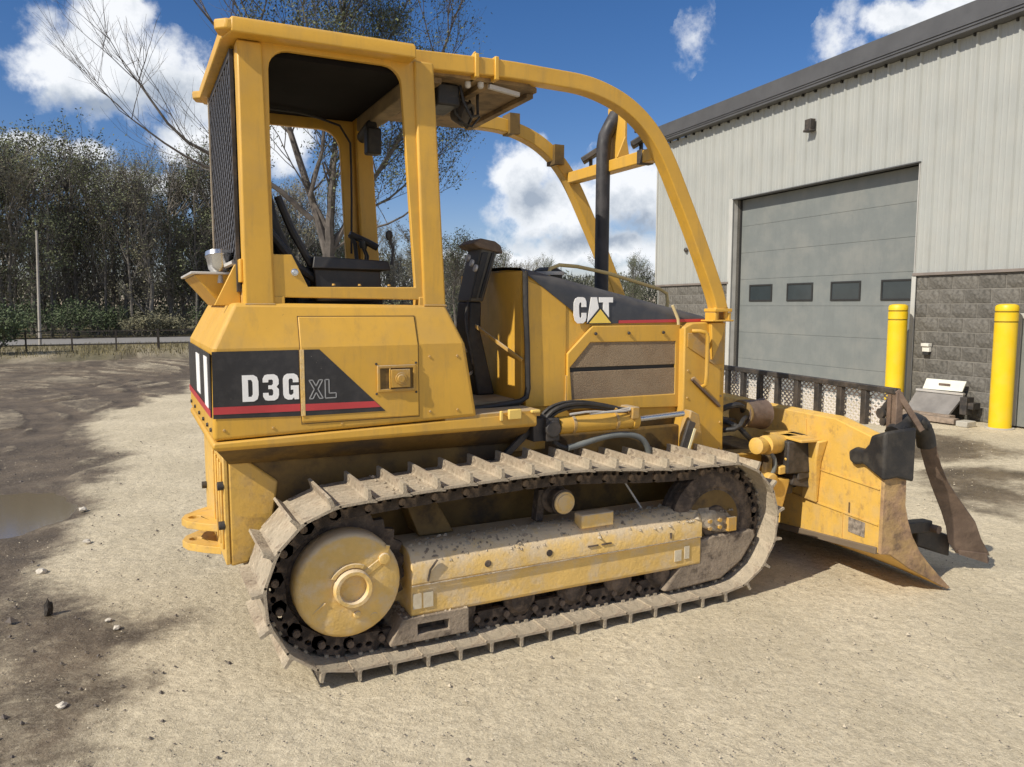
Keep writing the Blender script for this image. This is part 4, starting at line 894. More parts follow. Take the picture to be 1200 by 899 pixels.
for side in (None, mir):
    mb = MB(side); teeth = []
    for i in range(50):
        a = 2*math.pi*i/50; r = .300 if i % 2 else .272; teeth.append((RC[0]+r*math.cos(a), RC[1]-.002+r*math.sin(a)))
    mb.prism(teeth, 'y', .185, .225); spk = part('sprocket', mb, LINK, DZ)
    mb = MB(side); mb.lathe((RC[0],.30,.40),(0,-1,0),[(0,.20),(.06,.20),(.13,.232),(.20,.232),(.222,.230),(.236,.222),(.241,.21),(.2415,.12),(.2418,.09)],40)
    part('final_drive_cover', mb, YELF, spk)
    mb = MB(side); mb.lathe((RC[0]+.012,.052,.392),(0,-1,0),[(-.02,.086),(.018,.083),(.026,.078),(.026,.064),(.020,.060),(-.004,.058),(-.005,.0)],28); part('hub', mb, YELF, spk)
    mb = MB(side)
    mb.lathe((.215,.062,.50),(0,-1,0),[(0,.026),(.014,.026),(.016,.016)],12); mb.lathe((.165,.07,.245),(0,-1,0),[(0,.022),(.012,.021),(.014,.012)],12)
    mb.lathe((.09,.06,.27),(0,-1,0),[(0,.018),(.010,.016)],10); mb.bar((-.10,.062,.30),(-.045,.054,.345),.010,.008,up=(0,1,0))
    mb.prism(arc(RC[0]+.012,.392,.108,60,150,8)+arc(RC[0]+.012,.392,.089,150,60,8), 'y', .046, .062)
    mb.bar((.12,.06,.44),(.215,.062,.50),.03,.012,up=(0,1,0)); mb.bar((.215,.064,.50),(.235,.066,.555),.02,.01,up=(0,1,0))
    part('cover_boss', mb, YELF, spk, 0.003)
    # idler
    mb = MB(side); mb.lathe((2.12,.26,.405),(0,-1,0),[(0,.255),(.015,.285),(.045,.285),(.055,.26),(.06,.255),(.085,.255),(.095,.285),(.125,.285),(.14,.255),(.142,.20),(.130,.19),(.130,.10),(.15,.09),(.16,.0)],36)
    idl = part('idler_wheel', mb, LINK, DZ)
    mb = MB(side); mb.lathe((2.12,.133,.405),(0,-1,0),[(0,.185),(.010,.165),(.014,.05)],28); part('idler_face', mb, YELG, idl)
    # carrier roller
    mb = MB(side); mb.lathe((1.185,.30,.612),(0,-1,0),[(0,.05),(.02,.075),(.04,.075),(.05,.055),(.10,.055),(.11,.066),(.125,.066),(.13,.052),(.135,.0)],24); cr = part('carrier_roller', mb, LINK, DZ)
    mb = MB(side); mb.lathe((1.185,.166,.612),(0,-1,0),[(0,.058),(.008,.056),(.010,.045),(.014,.043),(.015,.0)],24); part('roller_cap', mb, YELF, cr)
    mb = MB(side); mb.bar((1.10,.30,.50),(1.12,.30,.66),.05,.04); part('roller_bracket', mb, LINK, cr)
    # track roller frame
    mb = MB(side)
    prof = [(.40,.19),(.10,.19),(.085,.205),(.085,.345),(.075,.35),(.075,.43),(.11,.485),(.15,.505),(.24,.505),(.26,.49),(.40,.49)]   # (y, z) going up the outside
    mb.loft([[(x_, y_, z_ + (0 if x_ < 1.9 else -.004)) for y_, z_ in prof] for x_ in (.345,.36,1.2,1.98,2.0)])
    tf = part('track_frame', mb, YELF, DZ, 0.006)
    mb = MB(side); mb.box(1.24,1.43,.085,.16,.488,.558); part('frame_pad', mb, YELF, tf, 0.006)
    mb = MB(side); mb.prism([(.345,.20),(.30,.20),(.24,.10),(.24,.085),(.62,.085),(.62,.12),(.62,.20)], 'y', .070, .30, holes=[[(.37,.118),(.52,.118),(.52,.165),(.37,.165)]]); part('roller_guard', mb, MUDD, tf, 0.004)
    mb = MB(side); mb.prism([(1.84,.30),(1.86,.19),(1.76,.075),(1.80,.07),(2.15,.085),(2.30,.17),(2.40,.30),(2.38,.335),(2.10,.34)], 'y', .0885, .30); part('roller_guard', mb, MUDD, tf, 0.01)
    mb = MB(side); mb.loft([[(2.0,.09,.40),(2.0,.27,.40),(2.0,.27,.50),(2.0,.13,.50),(2.0,.09,.47)],[(2.10,.09,.36),(2.10,.27,.36),(2.10,.27,.51),(2.10,.14,.51),(2.10,.09,.46)],[(2.20,.10,.34),(2.20,.26,.34),(2.20,.26,.49),(2.20,.15,.49),(2.20,.10,.44)],[(2.25,.12,.34),(2.25,.24,.34),(2.25,.24,.44),(2.25,.16,.44),(2.25,.12,.42)]]); part('idler_yoke', mb, MUD, tf, 0.012, seg=3)
    mb = MB(side)
    for x_ in (2.06,2.13):
        for z_ in (.385,.425): mb.lathe((x_,.09,z_),(0,-1,0),[(-.01,.013),(.012,.012)],6)
    mb.box(2.185,2.24,.075,.10,.355,.43); part('bolt', mb, YELD, tf)
    mb = MB(side); mb.tube([(.42,.072,.36),(.43,.068,.41),(.465,.066,.455)], .005, 6); part('grease_line', mb, LINK, tf)
    mb = MB(side)
    for x_, z_ in ((.72,.395),(1.05,.398)): mb.lathe((x_,.0755,z_),(0,-1,0),[(0,.017),(.003,.017),(.0035,.012)],12)
    mb.box(1.78,1.79,.070,.0755,.37,.40); mb.box(1.27,1.33,.070,.0755,.395,.402); mb.box(1.35,1.41,.070,.0755,.395,.402); part('frame_slot', mb, LINK, tf)
    mb = MB(side); mb.bar((.345,.0735,.345),(1.99,.0735,.352),.004,.006,up=(0,1,0)); part('weld_seam', mb, MUD, tf)
    mb = MB(side); mb.box(.352,.392,.0800,.0835,.235,.305); mb.box(.402,.448,.0800,.0835,.235,.305); mb.box(1.82,1.865,.0800,.0835,.235,.295); part('label_sticker', mb, STK, tf, smooth=False)
    mb = MB(side); mb.box(1.885,1.918,.0800,.0835,.24,.31); part('label_sticker', mb, STK, tf, smooth=False)
    for x_ in (.60,.92,1.22,1.50,1.76):
        mb = MB(side); mb.lathe((x_,.29,.165),(0,-1,0),[(0,.07),(.02,.085),(.035,.085),(.05,.062),(.12,.062),(.135,.085),(.15,.085),(.165,.06),(.175,.055),(.18,.04),(.185,.0)],20); part('track_roller', mb, LINK, DZ)
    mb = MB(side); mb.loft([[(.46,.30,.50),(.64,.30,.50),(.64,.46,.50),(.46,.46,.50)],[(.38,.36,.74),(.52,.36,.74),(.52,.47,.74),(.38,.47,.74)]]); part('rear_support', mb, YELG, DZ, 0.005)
mb = MB(); mb.rod((1.63,.30,.66),(1.72,.25,.50),.006); part('grease_line', mb, GALV, DZ)

# crumbs of dried mud lying on the running gear
def crumbs(n, xr, yr, zf, smin, smax, seed):
    rnd_ = random.Random(seed); mb = MB()
    for _ in range(n):
        x = rnd_.uniform(*xr); y = rnd_.uniform(*yr); z = zf(x, y); s_ = rnd_.uniform(smin, smax)*(.5+rnd_.random()); j = lambda: rnd_.uniform(.6,1.3)
        b = mb.P([(x+s_*j(),y,z),(x,y+s_*j(),z),(x-s_*j(),y,z),(x,y-s_*j(),z),(x+.3*s_,y,z+s_*j()*.7),(x-.2*s_,y+.1*s_,z+s_*j()*.6)])
        for f in ((0,1,4),(1,5,4),(1,2,5),(2,3,5),(3,4,5),(3,0,4)): mb.f.append(tuple(b+t for t in f))
    return mb
ftop = lambda x, y: (.427 + (y-.075)*1.55 if y < .11 else (.482 + (y-.11)*.45 if y < .15 else .502))
kind(part('mud_crumbs', crumbs(620, (.36,1.99), (.078,.25), ftop, .004, .013, 5), MUD, DZ, smooth=False), 'stuff')
kind(part('mud_crumbs', crumbs(120, (2.0,2.24), (.10,.24), lambda x, y: .505-.06*(x-2.0)+(0 if y > .14 else -.03), .006, .018, 6), MUD, DZ, smooth=False), 'stuff')
kind(part('mud_crumbs', crumbs(120, (.30,.62), (.072,.30), lambda x, y: .20, .005, .014, 7), MUD, DZ, smooth=False), 'stuff')
def topz(x): return .803 + .012*math.sin((x-.4)*2.2)
kind(part('mud_crumbs', crumbs(420, (.25,2.15), (.01,.40), lambda x, y: (.797 if .3 < x < 1.35 else .797-.045*min(1,abs(x-(.3 if x < .8 else 1.35))/.7)), .003, .011, 8), MUD, DZ, smooth=False), 'stuff')
# small bolts along the body edges
mb = MB()
for x_, z_ in ((-.40,1.075),(-.20,1.072),(.10,1.07),(.52,1.10),(.66,1.10),(.52,1.36),(.66,1.36)): mb.lathe((x_,.2895,z_),(0,-1,0),[(0,.0065),(.004,.005)],8)
part('bolt', mb, YELD, DZ)
mb = MB()
for y_ in (.34,.50,.70,.93,1.2,1.45):
    for z_ in (1.075,): mb.lathe((-.4455,y_,z_),(-1,0,0),[(0,.010),(.008,.008)],8)
part('bolt', mb, DKST, DZ)
mb = MB()
for x_ in (2.17,2.42):
    for z_ in (.74,.90,1.06,1.22): mb.lathe((x_,.435,z_),(0,-1,0),[(0,.008),(.005,.006)],8)
part('bolt', mb, YELD, DZ)
for pts_ in ([(-.288,.358,1.604),(-.165,.358,1.604)],[(.521,.358,1.599),(.634,.358,1.599)],[(-.19,.3735,1.70),(-.19,.3735,2.60)]):
    mb = MB(); mb.tube(pts_, .0045, 6); part('weld_seam', mb, YELD, DZ)
# warning labels on the post and dash side
# thin lines and clamps round the lift cylinder
for k, (a_, r_) in enumerate((((1.30,.31,1.035),.006),((1.42,.305,1.03),.006))):
    mb = MB(); mb.tube(smooth_path([a_,(a_[0]+.12,.30,1.045-.01*k),(a_[0]+.25,.31,1.03),(1.70,.33,1.045)],1), r_, 6); part('steel_line', mb, GALV, DZ)
for x_ in (1.33,1.60):
    mb = MB(); mb.lathe((x_,.36,.972),(1,0,0),[(0,.050),(.018,.050)],20); part('cylinder_clamp', mb, YELD, cyl)

# --- C-frame, pivots and blade
def cframe(mb): mb.loft([[(2.38,.46,.58),(2.38,.60,.58),(2.38,.60,.705),(2.38,.46,.705)],[(2.80,.48,.53),(2.80,.62,.53),(2.80,.62,.675),(2.80,.48,.675)],[(2.98,.60,.50),(2.98,.74,.50),(2.98,.74,.64),(2.98,.60,.64)]])
both('push_arm', cframe, YEL, 0.010)
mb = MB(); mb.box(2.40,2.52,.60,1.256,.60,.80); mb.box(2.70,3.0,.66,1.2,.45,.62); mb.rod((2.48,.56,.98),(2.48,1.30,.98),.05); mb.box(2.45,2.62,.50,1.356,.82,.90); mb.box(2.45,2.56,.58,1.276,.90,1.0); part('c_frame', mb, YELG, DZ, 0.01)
mb = MB(); mb.lathe((2.66,.52,.93),(1,.10,-.10),[(0,.085),(.18,.092),(.195,.10),(.20,.088)],24); dr = part('pivot_drum', mb, WEAR, DZ)
mb = MB(); mb.lathe((2.665,.515,.925),(-1,-.25,.05),[(0,.088),(.012,.085),(.014,.05)],24); part('drum_cap', mb, make_mat('brown_cap_paint',(0.30,0.19,0.06),0.7,vary=.25,dust=(.15,.1,.06),dust_amt=.7), dr)
mb = MB(); mb.tube(smooth_path([(2.46,.50,.96),(2.52,.44,1.0),(2.60,.44,.99),(2.66,.50,.95)],1), .018, 8); mb.tube(smooth_path([(2.46,.60,.90),(2.55,.44,.88),(2.62,.40,.80),(2.70,.42,.74)],1), .016, 8); mb.tube(smooth_path([(2.46,.48,.84),(2.54,.40,.86),(2.60,.42,.92),(2.70,.5,.90)],1), .015, 8); part('hydraulic_hose', mb, BLK, DZ)
# angle cylinder
mb = MB(); mb.lathe((2.58,.30,.765),(.30,.06,-.015),[(0,.035),(.005,.05),(.06,.05),(.065,.036),(.09,.036),(.095,.058),(.20,.060),(.25,.055),(.255,.04)],20); ac = part('angle_cylinder', mb, YELB, DZ)
mb = MB(); mb.rod((2.83,.35,.752),(3.0,.38,.745),.03); mb.box(2.86,2.95,.31,.40,.70,.80); mb.box(2.96,3.10,.30,.44,.66,.80); part('cylinder_linkage', mb, DKST, ac, 0.008)
mb = MB(); mb.lathe((2.93,.30,.74),(0,-1,0),[(-.02,.028),(.012,.028),(.016,.015)],12); mb.lathe((3.03,.29,.73),(0,-1,0),[(-.02,.04),(.012,.04),(.016,.02)],14); part('pin', mb, STEEL, ac)
mb = MB(); mb.tube(smooth_path([(2.70,.31,.73),(2.74,.29,.66),(2.73,.30,.58),(2.70,.33,.54)],1), .013, 8); part('sleeved_hose', mb, HOSE, DZ)
mb = MB(); mb.bar((2.76,.30,.60),(2.95,.28,.62),.05,.05); mb.lathe((2.93,.27,.63),(.8,-.1,.1),[(0,.035),(.07,.035),(.075,.02)],12); mb.lathe((2.69,.28,.55),(0,-1,0),[(-.03,.045),(.02,.045),(.025,.02)],14); mb.bar((2.80,.27,.68),(2.86,.27,.58),.02,.02); part('tilt_link', mb, YELB, DZ, 0.006)
mb = MB(); mb.loft([[(2.68,.28,.34),(2.80,.28,.36),(2.80,.46,.36),(2.68,.46,.34)],[(2.72,.28,.56),(2.86,.28,.54),(2.86,.46,.54),(2.72,.46,.56)]]); part('tilt_link', mb, YELB, DZ, 0.012)
mb = MB(); mb.bar((2.86,.30,.54),(3.05,.26,.50),.08,.07); mb.box(2.80,2.90,.30,.40,.44,.52); mb.bar((2.88,.26,.56),(3.02,.24,.58),.04,.05); part('tilt_joint', mb, DKST, DZ, 0.008)

BA = R(10.0); bt = Vector((math.sin(BA), math.cos(BA), 0)); bn = Vector((math.cos(BA), -math.sin(BA), 0)); B0 = Vector((2.895,-.335,0))
def bx(p):   # (n, t, z) -> world
    return tuple(B0 + bn*p[0] + bt*p[1] + Vector((0,0,p[2])))
BL = 2.53
def bprof(ztop, zb=.12): return [(0.0,zb),(0.0,ztop),(.06,ztop+.015),(.115,ztop-.01),(.138,.70),(.142,.507),(.165,.42),(.20,.33),(.255,.24),(.32,.165),(.40,.085),(.485,.004),(.46,.0),(.34,zb*.27),(.20,zb*.575),(.06,zb-.005)]
mb = MB(bx); mb.loft([[(n_, t_, z_) for n_, z_ in bprof(zt, zb_)] for t_, zt, zb_ in ((.012,.86,.243),(.40,.935,.20),(1.1,.928,.12),(2.1,.935,.12),(BL-.012,.86,.12))]); bl = part('blade', mb, YELB, DZ, 0.004)
mb = MB(bx); mb.loft([[(n_*1.0+(.004 if n_>.1 else -.004), t_, z_) for n_, z_ in bprof(.858,.243)] for t_ in (-.012,.012)]); part('blade_end_plate', mb, RUST, bl, 0.003)
mb = MB(bx); mb.loft([[(n_*1.0+(.004 if n_>.1 else -.004), t_, z_) for n_, z_ in bprof(.858)] for t_ in (BL-.012,BL+.012)]); part('blade_end_plate', mb, RUST, bl, 0.003)
mb = MB(bx); mb.loft([[(-.014,t_,z_-.004),(0.02,t_,z_-.004),(0.02,t_,z_+.035),(-.014,t_,z_+.035)] for t_, z_ in ((.02,.24),(1.1,.117),(2.45,.117))]); part('cutting_edge', mb, make_mat('dark_edge_steel', (0.16,0.12,0.08), 0.7), bl, 0.004)
# welded back plates: seams, warning label, pusher ribs
mb = MB(bx)
for a, b in (((-.003,.02,.60),(-.003,1.0,.62)),((-.003,.30,.235),(-.003,.30,.40)),((-.003,.02,.40),(-.003,1.1,.40)),((-.003,.62,.42),(-.003,.66,.90))): mb.bar(a, b, .008, .008, up=(1,0,0))
part('weld_seam', mb, YELB, bl)
mb = MB(bx); mb.box(-.004,-.0005,.12,.25,.30,.385); part('faded_label', mb, make_mat('faded_grey_label', (0.24,0.20,0.16), 0.8, vary=.5, vscale=40), bl, smooth=False)
mb = MB(bx); mb.box(-.004,-.0005,.245,.255,.41,.47); part('lettering', mb, make_mat('dark_print',(0.12,0.08,0.04),.7), bl, smooth=False)
mb = MB(bx); mb.loft([[(-.02,.52,.40),(0.0,.52,.40),(0.0,.66,.40),(-.02,.66,.40)],[(-.05,.50,.66),(0.0,.50,.66),(0.0,.60,.66),(-.05,.60,.66)],[(-.06,.47,.79),(0.0,.45,.80),(0.0,.55,.80),(-.06,.57,.79)]]); part('pusher_rib', mb, YELB, bl, 0.01)
mb = MB(bx); mb.loft([[(-.22,.75,.48),(0.0,.70,.48),(0.0,1.5,.48),(-.22,1.45,.48)],[(-.22,.75,.66),(0.0,.70,.66),(0.0,1.5,.66),(-.22,1.45,.66)]]); part('pusher_block', mb, YELG, bl, 0.01)
mb = MB(bx); mb.box(-.20,-.005,.56,.72,.58,.78); mb.box(-.14,-.005,.72,.90,.45,.60); part('blade_pocket', mb, DKST, bl, 0.01)
mb = MB(bx); mb.box(-.17,-.02,.48,.86,.785,.80); part('shelf_plate', mb, YELB, bl, 0.003)
# black wear wrap on the near top corner + folded wing
wr = [(-.035,.655),(.13,.72),(.19,.70),(.235,.72),(.245,.775),(.20,.80),(.13,.80),(.09,.84),(.075,.89),(.03,.905),(-.035,.93)]
mb = MB(bx); mb.loft([[(-.035,t_,z_) for t_, z_ in wr],[(.06,t_,z_+.01) for t_, z_ in wr],[(.172,t_-.005,z_+(.02 if z_ > .8 else -.02)) for t_, z_ in wr]]); bw = part('corner_wrap', mb, BLK, bl, 0.018, seg=3)
mb = MB(); mb.tube(smooth_path([(2.98,-.32,.90),(3.06,-.31,.945),(3.16,-.30,.96),(3.25,-.28,.93),(3.31,-.27,.87),(3.335,-.265,.80)],1), [.05,.055,.06,.06,.055,.052,.05,.048,.045,.045][:10] if False else .052, 10)
for p_ in ((3.02,-.35,.93),(3.10,-.35,.96),(3.19,-.34,.955),(3.26,-.32,.92)): mb.lathe(p_, (0,-1,0), [(-.02,.02),(.012,.022),(.016,.01)], 8)
part('hinge_joint', mb, BLK, bl)
Lf = [(3.300,.86),(3.32,.77),(3.36,.68),(3.425,.561),(3.535,.385),(3.59,.28),(3.62,.18),(3.70,.10)]
Rt = [(3.345,.86),(3.372,.77),(3.415,.68),(3.49,.569),(3.64,.42),(3.765,.30),(3.83,.19),(3.925,.075)]
mb = MB(); loops = []
for (lx, lz), (rx, rz) in zip(Lf, Rt): loops.append([(lx,-.24,lz),(rx,-.31,rz),(rx+.014,-.29,rz+.012),(lx+.03,-.215,lz+.015)])
mb.loft(loops); part('folded_wing', mb, WEAR, bl, 0.004, label='brown worn wing folded ahead of the near blade end')
mb = MB(); mb.loft([[(3.70,-.26,.10),(3.90,-.315,.03),(3.94,-.30,.045),(3.76,-.2,.10)],[(3.69,-.26,.125),(3.885,-.315,.09),(3.90,-.29,.10),(3.74,-.2,.125)]]); part('wing_edge', mb, WEAR, bl)
mb = MB(); mb.loft([[(3.45,-.16,.16),(3.45,.02,.16),(3.45,.02,.30),(3.45,-.16,.30)],[(3.70,-.20,.07),(3.70,-.04,.07),(3.70,-.04,.20),(3.70,-.20,.20)]]); mb.bar((3.20,-.16,.30),(3.56,-.14,.27),.07,.07); part('wing_arm', mb, DKST, bl, 0.008)
mb = MB(); mb.rod((3.56,-.22,.26),(3.56,-.10,.26),.025); part('pin', mb, WEAR, bl)
# trash rack
mb = MB(bx)
ts = [.07+.205*i for i in range(12)]
for t_ in ts: 
    pass
rk = None
mb = MB(bx); mb.box(.075,.115,.03,2.44,1.118,1.150); rk = part('trash_rack', mb, DKST, DZ, 0.004)
for t_ in ts:
    mb = MB(bx); mb.box(.08,.11,t_-.021,t_+.021,.92,1.119); part('rack_bar', mb, DKST if t_ > .2 else WEAR, rk, 0.003)
mb = MB(bx); mb.bar((.09,.035,1.14),(.22,-.02,.92),.022,.03); mb.box(.08,.125,.02,.065,.88,1.13); part('rack_brace', mb, WEAR, rk, 0.003)
mb = MB(bx)
row = 0; z_ = .93
while z_ < 1.115:
    t_ = .08; k = 0
    while t_ < 2.42:
        a0 = (.135, t_, z_ + (.007 if (k+row) % 2 else -.007)); a1 = (.135, t_+.022, z_ + (-.007 if (k+row) % 2 else .007))
        mb.bar(a0, a1, (.0095), .004, up=(1,0,0)); t_ += .022; k += 1
    z_ += .0175; row += 1
kind(part('rack_mesh', mb, make_mat('pale_bare_mesh',(0.66,0.62,0.58),0.6), rk, smooth=False), 'stuff')
mb = MB(bx); mb.rod((.11,.10,1.07),(.11,.16,1.0),.02); mb.lathe((.10,.14,1.0),(-1,0,0),[(0,.03),(.02,.03)],10); mb.lathe((.10,.12,.955),(-1,0,0),[(0,.022),(.02,.022)],10); part('rack_shackle', mb, DKST, rk)

# ------------------------------------------------------------------ metal building
WA = R(5.0); WU = Vector((math.sin(WA), math.cos(WA), 0)); WN = Vector((math.cos(WA), -math.sin(WA), 0)); W0 = Vector((9.783,3.46,0))
def wx(p):   # (n into the building, u along the wall, z)
    return tuple(W0 + WN*p[0] + WU*p[1] + Vector((0,0,p[2])))
WM = Matrix((WN, WU, Vector((0,0,1)))).transposed().to_4x4(); WM.translation = W0
BD = thing('metal_building', 'large pale grey ribbed metal building on a dark block base, right of the bulldozer', 'building', (9.783+2, 3.46+2, 0))
UL, UR, ZB, ZE = 8.43, -4.2, 2.07, 5.30
DU0, DU1, DZT = 1.22, 5.60, 3.705
# core walls behind the cladding
mb = MB(wx)
mb.box(.10,.22,DU1,UL-.05,0,ZE); mb.box(.10,.22,UR,DU0,0,ZE); mb.box(.10,.22,DU0,DU1,DZT,ZE)
mb.box(.22,14,UL-.17,UL-.05,0,ZE); mb.box(.22,14,UR,UR+.12,0,ZE); mb.box(13.9,14,UR+.12,UL-.17,0,ZE)
part('inner_wall', mb, MORT, BD, smooth=False)
mb = MB(wx); mb.box(.30,13.8,UR+.2,UL-.2,.0,.02); part('floor', mb, CONC, BD, smooth=False)
# siding panel: rib profile in (u, n)
def siding_mesh(wd, z0, z1):
    mb = MB(); pr = []; n_ribs = 3; step = wd/n_ribs
    for i in range(n_ribs):
        b = i*step
        pr += [(b,0),(b+.12*step,0),(b+.18*step,-.030),(b+.26*step,-.030),(b+.32*step,0),(b+.52*step,0),(b+.55*step,-.007),(b+.59*step,-.007),(b+.62*step,0),(b+.80*step,0),(b+.83*step,-.007),(b+.87*step,-.007),(b+.90*step,0)]
    pr.append((wd,0))
    lp0 = [(n_, u_, z0) for u_, n_ in pr] + [(.012, wd, z0), (.012, 0, z0)]
    lp1 = [(n_, u_, z1) for u_, n_ in pr] + [(.012, wd, z1), (.012, 0, z1)]
    mb.loft([lp0, lp1]); return mb.mesh('siding_panel', SIDING, smooth=False)
def place(name, me, u, n=0.0, parent=BD, z=0.0):
    o = bpy.data.objects.new(name, me); COL.objects.link(o); o.parent = parent; o.matrix_parent_inverse = parent.matrix_world.inverted()
    Mx = WM.copy(); Mx.translation = Vector(wx((n, u, z))); o.matrix_world = Mx; return o
s1 = siding_mesh(.9433, ZB, ZE)
for i in range(3): place('siding_panel', s1, DU1+i*.9433, n=.012 if i==9 else 0)
s2 = siding_mesh(.876, DZT, ZE)
for i in range(5): place('siding_panel', s2, DU0+i*.876)
s3 = siding_mesh(.9033, ZB, ZE)
for i in range(6): place('siding_panel', s3, DU0-(i+1)*.9033)
# left end wall cladding (turned)
mb = MB(wx); 
for i in range(40): mb.box(.02+i*.34,.02+i*.34+.30,UL-.049,UL-.02,0.0,ZE); mb.box(.02+i*.34+.301,.02+i*.34+.339,UL-.02,UL+.005,0,ZE)
part('end_siding', mb, SIDING, BD, smooth=False)
mb = MB(wx); mb.box(-.034,.06,UL-.001,UL+.03,ZB,ZE); part('corner_trim', mb, JAMB, BD, 0.004)
# water table trim
mb = MB(wx); mb.box(-.055,.08,UR,DU0-.005,ZB-.03,ZB+.012); part('ledge_trim', mb, make_mat('taupe_trim',(0.20,0.17,0.15),0.5), BD, 0.004)
mb = MB(wx); mb.box(-.055,.08,DU1+.06,UL,ZB-.03,ZB+.012); part('ledge_trim', mb, bpy.data.materials['taupe_trim'], BD, 0.004)
# block base
def block_mesh(seed, wd):
    rnd = random.Random(seed); mb = MB(); g = .006; nu, nz = 5, 3; pts = []
    for j in range(nz+1):
        for i in range(nu+1):
            e = i in (0, nu) or j in (0, nz)
            pts.append((-.012 - (0 if e else rnd.uniform(.004,.022)), g + (wd-2*g)*i/nu, g+(.2-2*g)*j/nz))
    b = mb.P(pts)
    for j in range(nz):
        for i in range(nu): k = b+j*(nu+1)+i; mb.f.append((k,k+1,k+nu+2,k+nu+1))
    c = mb.P([(.09,g,g),(.09,wd-g,g),(.09,wd-g,.2-g),(.09,g,.2-g)])
    bot = [b+i for i in range(nu+1)]; top = [b+nz*(nu+1)+i for i in range(nu+1)]
    lef = [b+j*(nu+1) for j in range(nz+1)]; rig = [b+j*(nu+1)+nu for j in range(nz+1)]
    mb.f += [tuple(bot+[c+1,c]), tuple(top[::-1]+[c+3,c+2][::1]), tuple(lef[::-1]+[c,c+3]), tuple(rig+[c+2,c+1])]
    return mb.mesh('concrete_block', BLOCKS[seed % 4], smooth=False)
full = [block_mesh(i, .4) for i in range(8)]; half = [block_mesh(20+i, .2) for i in range(3)]
rnd = random.Random(5)
def blocks(u0, u1):
    for r in range(10):
        u = u0 - (0 if r % 2 == 0 else 0); zz = r*.2035
        first = True
        while u < u1 - .05:
            if (first and r % 2) or u1-u < .39: place('concrete_block', rnd.choice(half), u, parent=BD, z=zz); u += .2
            else: place('concrete_block', rnd.choice(full), u, parent=BD, z=zz); u += .4
            first = False
blocks(-2.04, 1.16); blocks(5.72, 8.32)
mb = MB(wx); mb.box(-.006,.09,-2.04,1.16,0,2.035); mb.box(-.006,.09,5.72,8.32,0,2.035); part('mortar_bed', mb, MORT, BD, smooth=False)
mb = MB(wx); mb.box(-.02,.09,UR,-2.06,0,2.035); part('block_wall_end', mb, BLOCKS[1], BD, smooth=False)
# eave
mb = MB(wx); mb.prism([(-.20,UR),(-.20,UL+.1),(14.1,UL+.1),(14.1,UR)], 'z', 5.64, 5.66)
mb.box(-.205,-.19,UR,UL+.1,5.30,5.665); mb.box(-.22,-.2055,UR,UL+.1,5.345,5.36); mb.box(-.22,-.2055,UR,UL+.1,5.385,5.395); mb.box(-.188,.0,UR,UL+.1,5.305,5.32)
part('eave_fascia', mb, TRIMG, BD, 0.003)
mb = MB(wx); u = UR+.1
while u < UL: mb.box(-.045,-.005,u,u+.03,5.262,5.302); u += .3
part('eave_closure', mb, GASK, BD, smooth=False)
mb = MB(wx); mb.loft([[(-.20,UR,5.665),(-.20,UL+.1,5.665),(14.1,UL+.1,5.665),(14.1,UR,5.665)],[(6.9,UR,6.9),(6.9,UL+.1,6.9),(7.0,UL+.1,6.9),(7.0,UR,6.9)]]); part('roof', mb, TRIMG, BD)
# overhead door, jambs and trims
od = part('overhead_door', MB(wx).box(.235,.26,DU0-.05,DU1+.05,0,DZT+.1), DOOR, BD, smooth=False)
for i in range(7):
    z0 = i*.53; mb = MB(wx); mb.box(.195,.234,DU0+.002,DU1-.002,z0+.0012,z0+.5288);
    part('door_panel', mb, DOOR, od, 0.005, smooth=False)
for (a, b) in ((4.69,5.36),(3.61,4.28),(2.515,3.18),(1.43,2.095)):
    mb = MB(wx); a -= .09; b -= .09
    mb.prism([(a,1.68),(b,1.68),(b,2.01),(a,2.01)], 'x', .176, .1945, holes=[[(a+.03,1.71),(b-.03,1.71),(b-.03,1.98),(a+.03,1.98)]]); part('window_frame', mb, GASK, od, 0.004)
    mb = MB(wx); mb.box(.188,.1940,a+.03,b-.03,1.71,1.98); part('window_pane', mb, PANE, od, smooth=False)
mb = MB(wx); mb.box(-.02,.234,DU1,DU1+.014,0,DZT); mb.box(-.02,.234,DU0-.014,DU0,0,DZT); part('door_jamb', mb, make_mat('grey_jamb',(0.42,0.41,0.385),0.5), od, smooth=False)
mb = MB(wx); mb.box(-.040,-.0205,DU0-.06,DU0+.012,0,ZB-.034); mb.box(-.040,-.0205,DU1-.012,DU1+.10,0,DZT+.03); part('door_trim', mb, JAMB, od, 0.003)
mb = MB(wx); mb.box(-.042,.234,DU0-.02,DU1+.0,DZT,DZT+.02); part('door_header', mb, TRIMG, od, 0.003)
mb = MB(wx); mb.box(.16,.194,DU1-.03,DU1-.002,0,DZT); mb.box(.16,.194,DU0+.002,DU0+.03,0,DZT); part('door_seal', mb, GASK, od)
# lamp, outlet, small white-framed side door
mb = MB(wx); mb.box(-.14,-.032,3.37,3.52,4.64,4.81); mb.prism([(3.35,4.60),(3.54,4.60),(3.52,4.64),(3.37,4.64)], 'x', -.16, -.032); part('wall_lamp', mb, DKST, BD, 0.008)
mb = MB(wx); mb.box(-.085,-.035,.825,.945,.92,1.04); mb.box(-.11,-.035,.82,.95,1.0,1.045); part('outlet_box', mb, make_mat('pale_outlet',(0.62,0.60,0.54),0.5), BD, 0.004)
mb = MB(wx); mb.box(-.08,-.035,.84,.94,.875,.918); part('outlet_socket', mb, GASK, BD)
mb = MB(wx); mb.prism([(-.46,.02),(-.46,1.50),(-1.40,1.50),(-1.40,.02),(-1.33,.02),(-1.33,1.43),(-.53,1.43),(-.53,.02)], 'x', -.075, -.035); part('hatch_frame', mb, JAMB, BD, 0.004)
